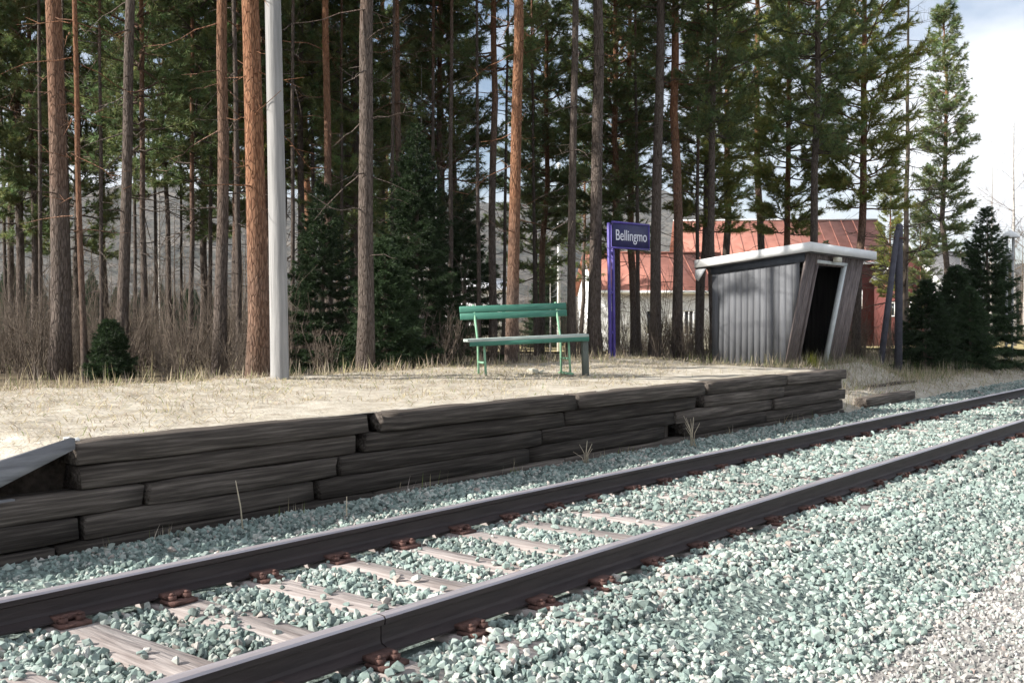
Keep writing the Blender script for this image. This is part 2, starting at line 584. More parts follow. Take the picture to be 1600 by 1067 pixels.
# dry field beyond the wood
M['field'] = mat('dry_field', [(0.3, (0.30, 0.24, 0.12)), (0.7, (0.46, 0.39, 0.22))], scale=0.6, coord='World', rough=1.0, spec=0.0, bump=0.5, bscale=4, dist=0.1)
fx, fy = np.meshgrid(np.linspace(-6, 34, 21), np.linspace(38, 92, 28), indexing='ij')
wx, wy = c2w(fx, fy)
nx, ny = fx.shape
ii = (np.arange(nx - 1)[:, None] * ny + np.arange(ny - 1)[None, :]).ravel()
fo = MB().add(np.stack([wx, wy, ground_z(wx, wy) + 0.10], -1).reshape(-1, 3), np.stack([ii, ii + ny, ii + ny + 1, ii + 1], -1)).build('field', M['field'], smooth=True)
tag(fo, 'pale yellow dry field around the houses beyond the wood', 'field', kind='structure')

# gravel path on the near side and ballast bed, thin sheets over the ground
def sheet(name, xs, ys, dz, material, zf=ground_z):
    A, B = np.meshgrid(xs, ys, indexing='ij')
    Z = zf(A, B) + dz
    nx, ny = A.shape
    ii = (np.arange(nx - 1)[:, None] * ny + np.arange(ny - 1)[None, :]).ravel()
    return MB().add(np.stack([A, B, Z], -1).reshape(-1, 3), np.stack([ii, ii + ny, ii + ny + 1, ii + 1], -1)).build(name, material, smooth=True)


p_ = sheet('path', np.arange(-12, 90, 1.0), np.linspace(-4, 1.75, 8), 0.006, M['path_bed'])
tag(p_, 'pale pinkish gravel path beside the ballast', 'path', kind='structure')
b_ = sheet('ballast_bed', np.arange(-12, 90, 0.5), np.linspace(1.65, 5.99, 44), 0.010, M['ballast_bed'])
tag(b_, 'grey green bed of the ballast under the track', 'track bed', kind='structure')

st_ = sheet('sandy_path', np.arange(15.62, 45, 0.4), np.concatenate([np.linspace(5.9, 6.9, 12), np.linspace(6.95, 7.3, 4)]), 0.014, M['fill'])
tag(st_, 'pale sandy strip running on past the platform end', 'path', kind='structure')

# ------------------------------------------------------------------ railway track
Y_N, Y_F = 3.15, 4.65
SL0, SLD = 2.92, 0.535
Z_SL = -0.168
track = empty('railway_track', (SL0, 3.9, Z_SL))
tag(track, 'single railway track of dark rusty rails on grey wooden sleepers', 'railway track')


def rail_mesh(L):
    # flat-bottom rail profile: head, web, foot
    pr = [(-0.0625, -0.150), (0.0625, -0.150), (0.0625, -0.140), (0.012, -0.120), (0.0075, -0.105), (0.0075, -0.048), (0.030, -0.038),
          (0.034, -0.012), (0.026, -0.002), (0.012, 0.0), (-0.012, 0.0), (-0.026, -0.002), (-0.034, -0.012), (-0.030, -0.038), (-0.0075, -0.048), (-0.0075, -0.105), (-0.012, -0.120), (-0.0625, -0.140)]
    n = len(pr)
    me = bpy.data.meshes.new('rail')
    v = [(x, y, z) for x in (0, L) for y, z in pr]
    f = [(i, (i + 1) % n, n + (i + 1) % n, n + i) for i in range(n)] + [tuple(range(n))[::-1], tuple(range(n, 2 * n))]
    me.from_pydata(v, [], f)
    me.materials.append(M['rail'])
    me.materials.append(M['railtop'])
    for i in (7, 8, 9, 10, 11):
        me.polygons[i].material_index = 1
    me.update()
    bm = bmesh.new(); bm.from_mesh(me); bmesh.ops.recalc_face_normals(bm, faces=bm.faces); bm.to_mesh(me); bm.free()
    return me


off = Vector((SL0, 3.9, Z_SL))
XJ = 2.99
for yy, cuts in ((Y_N, (-12, XJ - 0.004, 95)), (Y_F, (-12, 95))):
    for a, b in zip(cuts[:-1], cuts[1:]):
        a2 = a + (0.008 if a > -10 else 0)
        link('rail', rail_mesh(b - a2), None, track, Vector((a2, yy, 0)) - off)


def sleeper_mesh(seed):
    g = np.random.default_rng(seed)
    mb = MB()
    n = 9
    prof = [(-0.115, -0.15), (0.115, -0.15), (0.12, -0.012), (0.108, 0.0), (-0.108, 0.0), (-0.12, -0.012)]
    ys = np.linspace(-1.25, 1.25, n)
    v, f = [], []
    for i, y in enumerate(ys):
        for (x, z) in prof:
            v.append((x + g.normal(0, 0.004), y, z + (g.normal(0, 0.004) if z > -0.1 else 0)))
    k = len(prof)
    for i in range(n - 1):
        for j in range(k):
            f.append((i * k + j, i * k + (j + 1) % k, (i + 1) * k + (j + 1) % k, (i + 1) * k + j))
    mb.add(v, np.array(f)[:, ::-1])
    e = np.array([(0, q, q + 1) for q in range(1, k - 1)])
    mb.f.append(e); mb.f.append(e[:, ::-1] + (n - 1) * k)
    me = mb.mesh('sleeper')
    me.materials.append(M['sleeper'])
    return me


def fastening_mesh():
    # iron base plate, two screw heads and a bent clip on one side of the rail foot
    mb = MB()
    mb.box(-0.075, 0.075, -0.005, 0.10, 0.0, 0.018)
    for s in (-0.042, 0.042):
        mb.tube([(s, 0.05, 0.015), (s, 0.05, 0.040)], 0.024, 6)
        mb.tube([(s, 0.05, 0.040), (s, 0.05, 0.052)], 0.014, 4)
    mb.box(-0.07, 0.07, -0.025, 0.040, 0.024, 0.045)
    me = mb.mesh('rail_fastening')
    me.materials.append(M['rust'])
    return me


SLM = [sleeper_mesh(s) for s in range(6)]
FM = fastening_mesh()
sleeper_x = [SL0 + SLD * k for k in range(-8, 70)]
for k, x in enumerate(sleeper_x):
    s = link('sleeper', SLM[k % 6], None, track, Vector((x + random.uniform(-.015, .015), 3.9 + random.uniform(-.03, .03), Z_SL)) - off, (0, 0, random.uniform(-.012, .012)))
    if x < 20:
        for yy in (Y_N, Y_F):
            for sgn in (1, -1):
                link('rail_fastening', FM, None, s, (0, yy - 3.9 + sgn * 0.062, 0), (0, 0, 0 if sgn > 0 else math.pi))


# ------------------------------------------------------------------ ballast and gravel (uncountable stones)
def stone_mesh(seed, material, flat=0.75):
    g = np.random.default_rng(seed)
    p = g.normal(size=(15, 3))
    p /= np.linalg.norm(p, axis=1, keepdims=True)
    p *= g.uniform(0.8, 1.1, (15, 1)) * np.array([1.15, 0.9, flat])
    bm = bmesh.new()
    for q in p:
        bm.verts.new(q)
    r = bmesh.ops.convex_hull(bm, input=bm.verts)
    bmesh.ops.delete(bm, geom=[v for v in bm.verts if not v.link_faces], context='VERTS')
    me = bpy.data.meshes.new('stone')
    bm.to_mesh(me)
    bm.free()
    me.materials.append(material)
    return me


def ballast_points():
    P, S, F = [], [], []
    for x0, x1, dens, size in ((-3, 9, 1700, 0.0195), (9, 16, 1100, 0.0225), (16, 34, 520, 0.028)):
        n = int((x1 - x0) * 4.35 * dens)
        x = rng.uniform(x0, x1, n); y = rng.uniform(1.62, 5.97, n)
        thin = rng.random(n) < np.clip((y - 1.45) / 0.5, 0, 1)
        x, y = x[thin], y[thin]
        s = size * rng.lognormal(0, 0.26, len(x))
        z = ground_z(x, y) + 0.008 + rng.uniform(-0.010, 0.012, len(x)) + 0.014 * (vnoise(x * 2.6, y * 2.6) - 0.5) * 2
        kk = (x - SL0) / SLD
        dx = np.abs(kk - np.round(kk)) * SLD
        on = (dx < 0.112) & (np.abs(y - 3.9) < 1.24)
        cover = vnoise(x * 1.7 + 9, y * 1.7) * 0.75 + 0.40 * sstep(4, 11, x) + 0.22 * sstep(3.1, 2.9, y)      # patches where stones lie over the sleepers
        z = np.where(on, Z_SL + s * 0.55, z)
        # stones heap up against the sleepers
        z = z + np.where(~on & (np.abs(y - 3.9) < 1.3), 0.024, 0.0)
        keep = ~on | (rng.random(len(x)) < np.clip((cover - 0.40) * 1.8, 0.02, 0.95))
        rail = (np.abs(y - Y_N) < 0.085) | (np.abs(y - Y_F) < 0.085)
        keep &= ~rail
        P.append(np.stack([x, y, z], -1)[keep]); S.append(s[keep]); F.append(on[keep])
    return np.concatenate(P), np.concatenate(S), np.concatenate(F)


bp_, bs_, bf_ = ballast_points()
n = len(bp_)
br_ = rng.uniform(0, 6.28, (n, 3))
br_[bf_, :2] = rng.normal(0, 0.2, (bf_.sum(), 2))
ballast = scatter('ballast', bp_, br_, bs_[:, None] * rng.uniform(0.8, 1.2, (n, 3)), [stone_mesh(i, M['stone']) for i in range(9)], rng.integers(0, 9, n))
tag(ballast, 'green grey crushed stone ballast around the sleepers', 'ballast', kind='stuff')

P, S = [], []
for x0, x1, dens, size in ((-2, 10, 1500, 0.0115), (10, 18, 700, 0.015), (18, 34, 300, 0.02)):
    n = int((x1 - x0) * 4.0 * dens)
    x = rng.uniform(x0, x1, n); y = rng.uniform(-2.0, 2.0, n)
    k = rng.random(n) < np.clip((2.1 - y) / 0.5, 0, 1)
    x, y = x[k], y[k]
    s = size * rng.lognormal(0, 0.35, len(x))
    P.append(np.stack([x, y, ground_z(x, y) + 0.008 + s * 0.2], -1)); S.append(s)
P = np.concatenate(P); S = np.concatenate(S); n = len(P)
gravel = scatter('path_gravel', P, rng.uniform(0, 6.28, (n, 3)), S[:, None] * rng.uniform(0.8, 1.2, (n, 3)), [stone_mesh(40 + i, M['pebble'], 0.65) for i in range(6)], rng.integers(0, 6, n))
tag(gravel, 'small pinkish grey gravel stones on the path', 'gravel', kind='stuff')

# ------------------------------------------------------------------ platform
platform = empty('station_platform', (9.3, Y_P, -0.15))
tag(platform, 'low station platform edged with dark stacked railway timbers and topped with straw', 'platform')
PO = Vector((9.3, Y_P, -0.15))


def timber_mesh(L, w, h, seed, wear=0.0022):
    g = np.random.default_rng(seed)
    c = 0.010
    prof = [(0 + c, 0), (w - c, 0), (w, c), (w, h - c), (w - c, h), (c, h), (0, h - c), (0, c)]
    ns = max(4, int(L / 0.22))
    xs = np.linspace(0, L, ns)
    v = []
    for i, x in enumerate(xs):
        dz = g.normal(0, wear); dy = g.normal(0, wear)
        e = 0.004 if i in (0, ns - 1) else 0
        for (y, z) in prof:
            yy = y + dy + g.normal(0, wear * 0.8); zz = z + (dz if z > h / 2 else 0) + g.normal(0, wear * 0.8)
            yy += e * np.sign(w / 2 - y); zz += e * np.sign(h / 2 - z)
            v.append((x + (g.normal(0, 0.012) if e else 0), yy, zz))
    k = 8
    f = [(i * k + j, (i + 1) * k + j, (i + 1) * k + (j + 1) % k, i * k + (j + 1) % k) for i in range(ns - 1) for j in range(k)]
    mb = MB().add(v, np.array(f)[:, ::-1])
    e = np.array([(0, q, q + 1) for q in range(1, k - 1)])
    mb.f.append(e[:, ::-1]); mb.f.append(e + (ns - 1) * k)
    me = mb.mesh('timber')
    me.materials.append(M['timber'])
    bm = bmesh.new(); bm.from_mesh(me); bmesh.ops.recalc_face_normals(bm, faces=bm.faces); bm.to_mesh(me); bm.free()
    return me


COURSES = [
    (0.355, [(3.17, 5.58), (5.70, 8.36), (8.40, 11.02), (11.14, 13.42), (13.45, 15.57)]),
    (0.200, [(3.20, 5.46), (5.56, 8.20), (8.24, 10.88), (11.08, 13.36), (13.40, 15.53)]),
    (0.045, [(1.30, 3.62), (3.66, 5.24), (5.28, 7.84), (7.88, 10.40), (10.44, 12.98), (13.02, 15.55)]),
    (-0.110, [(0.70, 3.18), (3.22, 5.02), (5.08, 7.62), (7.66, 10.18), (10.58, 12.80), (12.84, 15.50)]),
    (-0.265, [(0.60, 3.00), (3.04, 5.60), (5.64, 8.20), (8.24, 10.80), (10.84, 13.40), (13.44, 15.52)]),
]
sd = 100
for ci, (z0, segs) in enumerate(COURSES):
    for a, b in segs:
        sd += 1
        dy = random.uniform(-0.03, 0.02) + (0.02 if ci == 1 else 0) - (0.02 if ci == 0 else 0)
        link('timber', timber_mesh(b - a, 0.21, 0.148, sd), None, platform, Vector((a, Y_P + dy, z0)) - PO, (random.uniform(-.03, .03), random.uniform(-.002, .002), random.uniform(-.003, .003)))
for k in range(5):      # end timbers that turn the corner
    sd += 1
    link('timber', timber_mesh(2.3, 0.2, 0.148, sd), None, platform, Vector((15.50, Y_P + 0.24, -0.265 + 0.155 * k)) - PO, (0, 0, R(90)))
for xx in (5.66, 11.03, 10.5):      # upright stakes behind the gaps
    sd += 1
    link('stake', timber_mesh(0.85, 0.14, 0.10, sd), M['timber'], platform, Vector((xx, Y_P + 0.16, -0.40)) - PO, (0, R(-90), 0))

# fill with its surface and the ramp at the near end
xs = np.concatenate([np.arange(0.7, 3.1, 0.2), np.arange(3.1, 15.42, 0.16)])
ys = np.concatenate([[6.205, 6.206, 6.07], np.arange(6.14, 10.0, 0.16)])


def fill_z(x, y):
    z = 0.492 + 0.036 * (y - 6.1) + 0.035 * (vnoise(x * 1.1, y * 1.1) - 0.5) + 0.03 * (vnoise(x * 3.7, y * 3.7) - 0.5)
    z = z - 0.24 * np.clip(3.1 - x, 0, 3) * (1 - 0.5 * sstep(7, 9.5, y)) - 0.10 * sstep(9.5, 10.0, y)
    return z


A, B = np.meshgrid(xs, ys, indexing='ij')
Z = fill_z(A, B)
Z[:, 0] = -0.3; Z[:, 1] = Z[:, 2] - 0.035; Z[-1, :] = -0.3; Z[0, :] = -0.3
nx, ny = A.shape
ii = (np.arange(nx - 1)[:, None] * ny + np.arange(ny - 1)[None, :]).ravel()
v = np.stack([A, B, Z], -1).reshape(-1, 3) - np.array(PO)
ef = MB().add(v, np.stack([ii, ii + ny, ii + ny + 1, ii + 1], -1)).build('earth_fill', M['fill'], platform, smooth=True)
M['soil'] = mat('dark_soil', [(0.3, (0.018, 0.015, 0.012)), (0.7, (0.05, 0.04, 0.032))], scale=18, coord='World', bump=0.8, rough=1.0, spec=0.05)
ef.data.materials.append(M['soil'])
for pi in range(0, len(ef.data.polygons), ny - 1):
    ef.data.polygons[pi].material_index = 1
    ef.data.polygons[pi + 1].material_index = 1

# sloping boards that close the ramp end
mb = MB().prism([(3.14, 0.497), (3.14, 0.43), (2.1, 0.02), (1.15, -0.03), (1.15, 0.06)], 1, 0.0, 0.05)
mb.v = [x - np.array([9.3, 0, -0.15]) for x in mb.v]
rb = mb.build('ramp_board', M['grey_plank'], platform, loc=(0, -0.035, 0.035))
mb = MB().prism([(2.83, 0.34), (2.83, 0.19), (1.6, 0.19), (1.6, 0.12), (2.1, 0.12)], 1, 0.0, 0.05)
mb = MB().box(1.5, 2.80, 0, 0.05, 0.10, 0.20)
mb.v = [x - np.array([9.3, 0, -0.15]) for x in mb.v]
mb.build('ramp_board', M['grey_plank'], platform, loc=(0, 0.02, 0))

# low timber lying past the platform's end
M['low_timber'] = M['timber']
lt = link('edge_timber', timber_mesh(2.45, 0.2, 0.15, 301), M['timber'], None, (16.45, 5.98, -0.15))
tag(lt, 'single low timber lying in the ballast past the platform end', 'timber')
lt = link('edge_timber', timber_mesh(2.3, 0.2, 0.13, 302), M['timber'], None, (18.6, 6.62, -0.06))
tag(lt, 'dark flat timber in the grass in front of the braced pole', 'timber')

# white splintered stones on the platform's corner
for i, (dx, dy, s) in enumerate(((0.0, 0, 0.032), (0.07, 0.02, 0.026), (0.035, 0.05, 0.022))):
    o = link('white_stone', stone_mesh(70 + i, plain('white_stone', (0.78, 0.77, 0.73), 0.8)), None, None, (3.15 + dx, Y_P + 0.09 + dy, float(fill_z(np.array(3.15 + dx), np.array(Y_P + 0.09 + dy))) + s * 0.55))
    o.scale = (s, s, s)
    tag(o, 'small white stone on the platform corner by the ramp board', 'stone', 'white stones on the platform corner')

# ------------------------------------------------------------------ vegetation builders
def blades(x, y, z, length, width, lean, col, seg=1, g=rng):
    """thin grass blades, triangles; lean 0 upright .. 1 flat"""
    n = len(x)
    a = g.uniform(0, 2 * np.pi, n)
    d = np.stack([np.cos(a) * lean, np.sin(a) * lean, np.sqrt(np.clip(1 - lean ** 2, 0.003, 1))], -1)
    s = np.stack([-np.sin(a), np.cos(a), np.zeros(n)], -1)
    # twist so flat straws show a face
    base = np.stack([x, y, z], -1)
    mid = base + d * (length * 0.55)[:, None]
    tip = base + d * length[:, None]
    tip[:, 2] -= length * 0.18 * lean
    v = np.stack([base - s * width[:, None] / 2, base + s * width[:, None] / 2, mid - s * width[:, None] * 0.4, mid + s * width[:, None] * 0.4, tip], 1)
    o = np.arange(n)[:, None] * 5
    q = o + np.array([[0, 1, 3, 2]])
    t = o + np.array([[2, 3, 4]])
    return v.reshape(-1, 3), q, t, np.repeat(col, 5, axis=0)


def add_blades(mb, *a, **k):
    v, q, t, c = blades(*a, **k)
    b = mb.n
    mb.add(v, q, c)
    mb.f.append(t + b)


def straw_cols(n, green=0.0):
    base = np.array([0.52, 0.46, 0.345]) * rng.uniform(0.55, 1.25, (n, 1)) * np.stack([np.ones(n), rng.uniform(0.92, 1.03, n), rng.uniform(0.75, 1.15, n)], -1)
    g = rng.random(n) < green
    base[g] = np.array([0.16, 0.21, 0.06]) * rng.uniform(0.7, 1.3, (g.sum(), 1))
    return base


# lying straw on the platform
mb = MB()
n = 19000
x = rng.uniform(1.2, 15.4, n); y = 6.12 + 3.6 * rng.random(n) ** 0.8
k = vnoise(x * 0.9, y * 1.2) + 0.35 * sstep(6.3, 8.5, y) > 0.42
x, y = x[k], y[k]; n = len(x)
add_blades(mb, x, y, fill_z(x, y) + 0.004, rng.uniform(0.05, 0.17, n), rng.uniform(0.004, 0.008, n), rng.uniform(0.85, 0.995, n), straw_cols(n, 0.04))
n = 1300
x = rng.uniform(1.2, 15.4, n); y = rng.uniform(6.6, 9.6, n)
add_blades(mb, x, y, fill_z(x, y), rng.uniform(0.04, 0.12, n), rng.uniform(0.003, 0.006, n), rng.uniform(0.1, 0.8, n), straw_cols(n, 0.15))
n = 7000
x = rng.uniform(15.7, 30, n); y = 6.0 + 1.5 * rng.random(n) ** 0.7
add_blades(mb, x, y, ground_z(x, y) + 0.018, rng.uniform(0.06, 0.2, n), rng.uniform(0.005, 0.010, n), rng.uniform(0.5, 0.98, n), straw_cols(n, 0.12))
o = mb.build('straw_litter', M['straw'])
tag(o, 'flattened dry straw covering the platform top and the strip past it', 'straw', kind='stuff')

# upright dry grass: platform's rear edge, bank beside the shelter, forest floor
mb = MB()


def tufts(n, x0, x1, yf, h0, h1, zf, green, spread=0.09, per=9):
    cx = rng.uniform(x0, x1, n); cy = yf(cx, n)
    x = np.repeat(cx, per) + rng.normal(0, spread, n * per)
    y = np.repeat(cy, per) + rng.normal(0, spread, n * per)
    h = np.repeat(rng.uniform(h0, h1, n), per) * rng.uniform(0.4, 1.1, n * per)
    add_blades(mb, x, y, zf(x, y) - 0.01, h, rng.uniform(0.004, 0.008, n * per), np.clip(rng.normal(0.35, 0.22, n * per), 0.02, 0.9), straw_cols(n * per, green))


tufts(560, 1.0, 16.5, lambda c, n: 9.45 + rng.gamma(1.5, 0.28, n), 0.08, 0.30, lambda x, y: np.maximum(np.where((x < 15.4) & (y < 9.7), fill_z(x, y), -1), ground_z(x, y)), 0.10)
tufts(1300, 15.7, 34, lambda c, n: 6.55 + rng.gamma(2.0, 0.65, n), 0.12, 0.45, ground_z, 0.30)
tufts(500, 20, 40, lambda c, n: 6.3 + rng.gamma(2.0, 0.5, n), 0.08, 0.25, ground_z, 0.2)
tufts(900, 0, 45, lambda c, n: 10.3 + rng.gamma(1.2, 4.0, n), 0.10, 0.4, ground_z, 0.25)
tufts(26, 3, 15, lambda c, n: np.full(n, 5.93), 0.08, 0.22, ground_z, 0.2, 0.05, 7)
o = mb.build('dry_grass', M['straw'])
tag(o, 'dry yellow grass along the platform rear edge and the bank', 'grass', kind='stuff')

# a few single stalks against the timbers
def stalk(x, y, h, lean, label, nb=0):
    mb = MB()
    z = float(ground_z(x, y))
    p = np.array([(0, 0, -0.02), (lean * 0.3, 0.01, h * 0.5), (lean, 0.015, h)])
    mb.tube(p, [0.006, 0.005, 0.003], 5)
    for i in range(nb):
        a = rng.uniform(0, 6.28); hh = h * rng.uniform(0.5, 1.1); l = rng.uniform(0.05, 0.16)
        mb.tube([(rng.normal(0, .02), rng.normal(0, .02), -0.02), (math.cos(a) * l * .3, math.sin(a) * l * .3, hh * .6), (math.cos(a) * l, math.sin(a) * l, hh)], [0.005, 0.004, 0.002], 4)
    o = mb.build('dry_stalk', M['straw_pale'], loc=(x, y, z))
    tag(o, label, 'dry stalk', 'dry stalks against the platform')


M['straw_pale'] = plain('straw_pale', (0.50, 0.43, 0.32), 0.8)
stalk(4.18, 5.72, 0.36, -0.05, 'tall single dry stalk leaning on the timbers near the ramp')
stalk(4.95, 5.55, 0.17, 0.01, 'short single dry stalk in the ballast beside the platform')
stalk(10.25, 5.70, 0.34, 0.05, 'clump of dry stalks by the dark gap in the platform timbers', 7)
stalk(8.30, 5.80, 0.24, 0.04, 'thin clump of dry stalks before the middle of the platform', 5)

# ---------------------------------------------------------------- trees
def needle_tufts(P, D, blade_len, blade_w, per, g, base_col, spread=0.85):
    """P,D: tuft positions and twig directions -> triangles"""
    n = len(P)
    P = np.repeat(P, per, 0); D = np.repeat(D, per, 0)
    r = g.normal(size=(n * per, 3))
    d = D * 0.75 + r * spread * 0.55
    d /= np.linalg.norm(d, axis=1, keepdims=True)
    s = np.cross(d, g.normal(size=(n * per, 3)))
    s /= np.maximum(np.linalg.norm(s, axis=1, keepdims=True), 1e-6)
    L = blade_len * g.uniform(0.65, 1.25, n * per)[:, None]
    back = P - d * L * 0.15
    v = np.stack([back - s * blade_w / 2, back + s * blade_w / 2, P + d * L], 1).reshape(-1, 3)
    f = np.arange(n * per * 3).reshape(-1, 3)
    c = np.repeat(base_col, per * 3, axis=0)
    return v, f, c


def unit(v):
    v = np.asarray(v, float)
    return v / max(np.linalg.norm(v), 1e-9)


def pine(seed, H, r0, c0, spread, dead0=1.2, dens=1.0, whorl=0.42, col=(0.150, 0.212, 0.092)):
    g = np.random.default_rng(seed)
    # trunk
    n = 16
    zs = np.linspace(-0.3, H, n)
    bend = np.cumsum(g.normal(0, 0.035, (n, 2)), axis=0)
    bend -= bend[0]
    tr = np.column_stack([bend, zs])
    fr = np.clip(zs / H, 0, 1)
    rad = r0 * (1 - fr) ** 0.75 + 0.012
    rad[0] *= 1.45; rad[1] *= 1.06
    T = MB(); T.tube(tr, rad, 12)

    def at(z):
        return np.array([np.interp(z, zs, tr[:, 0]), np.interp(z, zs, tr[:, 1]), z]), np.interp(z, zs, rad)
    Bm = MB(); tp, td, tcol = [], [], []
    z = dead0
    while z < H - 0.1:
        live = z > c0
        f = (z - c0) / (H - c0) if live else 0
        nb = g.integers(3, 6) if live else g.integers(1, 4)
        a0 = g.uniform(0, 6.28)
        for b in range(nb):
            a = a0 + b * 6.28 / nb + g.normal(0, 0.3)
            p0, rt = at(min(H, z + g.uniform(-.12, .12)))
            if live:
                prof = (0.55 + 0.45 * min(1, f / 0.25)) * (1 - f) ** 0.62
                L = spread * prof * g.uniform(0.6, 1.15) + 0.15
                up = -0.10 + 0.95 * f + g.normal(0, 0.24)
            else:
                L = g.uniform(0.25, 1.2) * (0.6 + 0.5 * z / max(c0, 0.1))
                up = g.normal(-0.12, 0.2)
            hd = np.array([math.cos(a), math.sin(a), 0])
            side = np.array([-hd[1], hd[0], 0])
            k = np.linspace(0, 1, 6)
            pts = p0 + np.outer(k * L, hd) + np.outer(k, side) * g.normal(0, 0.12) * L
            pts[:, 2] += L * (up * k + (0.25 if live else -0.15) * k ** 2) + g.normal(0, 0.02, 6) * L
            rb = (0.011 + 0.011 * L) if live else 0.007 + 0.006 * L
            Bm.tube(pts, rb * (1 - 0.85 * k), 4 if live else 3, cap=False)
            ntw = int((5 + L * 5.5) * dens) if live else g.integers(0, 4)
            for q in range(ntw):
                s = g.uniform(0.25, 1.0) if live else g.uniform(0.4, 1)
                pp = np.array([np.interp(s, k, pts[:, i]) for i in range(3)])
                sg = 1 if q % 2 else -1
                dr = unit(hd * 0.8 + side * sg * g.uniform(0.3, 1.2) + np.array([0, 0, g.uniform(-0.35, 0.95)]))
                tl = (0.18 + 0.30 * L * (1.1 - s)) * g.uniform(0.7, 1.2)
                e = pp + dr * tl
                e[2] += tl * 0.15
                Bm.tube([pp, e], [0.006, 0.003], 3, cap=False)
                if live:
                    m = max(2, int(tl / 0.09))
                    ss = np.linspace(0.35, 1.0, m)
                    tp.append(pp + np.outer(ss, e - pp)); td.append(np.tile(dr, (m, 1)))
                    tcol.append(np.tile(g.uniform(0.65, 1.35), m))
            if live:
                m = max(3, int(L / 0.14))
                ss = np.linspace(0.45, 1.0, m)
                tp.append(np.stack([np.interp(ss, k, pts[:, i]) for i in range(3)], -1))
                td.append(np.tile(unit(pts[-1] - pts[-2]), (m, 1)))
                tcol.append(np.tile(g.uniform(0.8, 1.4), m))
        z += whorl * g.uniform(0.7, 1.3) * (1 if live else 1.1)
    tp = np.concatenate(tp); td = np.concatenate(td); tcol = np.concatenate(tcol)
    cc = np.array(col) * (tcol * g.uniform(0.8, 1.2, len(tcol)))[:, None]
    cc[:, 0] *= g.uniform(0.85, 1.35, len(cc))
    v, fc, c = needle_tufts(tp, td, 0.14, 0.020, 14, g, cc)
    C = MB().add(v, fc, c)
    return T.mesh('trunk', True), Bm.mesh('branches', True), C.mesh('crown')


def spruce(seed, H, r0, spread, z0=0.25, dens=1.0, col=(0.045, 0.075, 0.036)):
    g = np.random.default_rng(seed)
    zs = np.linspace(-0.2, H, 12)
    tr = np.column_stack([np.cumsum(g.normal(0, .01, (12, 2)), 0), zs])
    T = MB().tube(tr, r0 * (1 - np.clip(zs / H, 0, 1)) ** 0.9 + 0.008, 9)
    Bm = MB(); tp, td, tcol = [], [], []
    z = z0
    while z < H:
        f = (z - z0) / (H - z0)
        nb = g.integers(5, 8)
        a0 = g.uniform(0, 6.28)
        for b in range(nb):
            a = a0 + b * 6.28 / nb + g.normal(0, .2)
            L = spread * (1 - f) ** 0.85 * g.uniform(0.7, 1.12) + 0.06
            hd = np.array([math.cos(a), math.sin(a), 0]); side = np.array([-hd[1], hd[0], 0])
            k = np.linspace(0, 1, 5)
            pts = np.array([0, 0, z + g.uniform(-.05, .05)]) + np.outer(k * L, hd)
            pts[:, 2] += L * ((-0.35 + 0.8 * f) * k + 0.28 * k ** 2)
            Bm.tube(pts, (0.006 + 0.008 * L) * (1 - .8 * k), 3, cap=False)
            m = max(4, int(L / 0.042 * dens))
            ss = g.uniform(0.12, 1, m)
            for s in ss:
                pp = np.array([np.interp(s, k, pts[:, i]) for i in range(3)])
                for sg in (-1, 1):
                    dr = unit(hd * 0.7 + side * sg * g.uniform(.5, 1) + np.array([0, 0, g.uniform(-.35, .15)]))
                    tl = 0.10 + 0.46 * L * (1.05 - s) * g.uniform(.6, 1.1)
                    mm = max(1, int(tl / 0.075))
                    tp.append(pp + np.outer(np.linspace(.3, 1, mm) * tl, dr)); td.append(np.tile(dr, (mm, 1)))
                    tcol.append(np.tile(g.uniform(.65, 1.35), mm))
            tp.append(np.stack([np.interp(np.linspace(.3, 1, m), k, pts[:, i]) for i in range(3)], -1)); td.append(np.tile(hd, (m, 1))); tcol.append(np.tile(g.uniform(.8, 1.3), m))
        z += max(0.05, 0.27 * min(1, H / 4.0) * (1 - 0.5 * f)) * g.uniform(.8, 1.2)
    tp = np.concatenate(tp); td = np.concatenate(td); tcol = np.concatenate(tcol)
    v, fc, c = needle_tufts(tp, td, 0.095, 0.021, 7, g, np.array(col) * tcol[:, None], 0.7)
    return T.mesh('trunk', True), Bm.mesh('branches', True), MB().add(v, fc, c).mesh('crown')


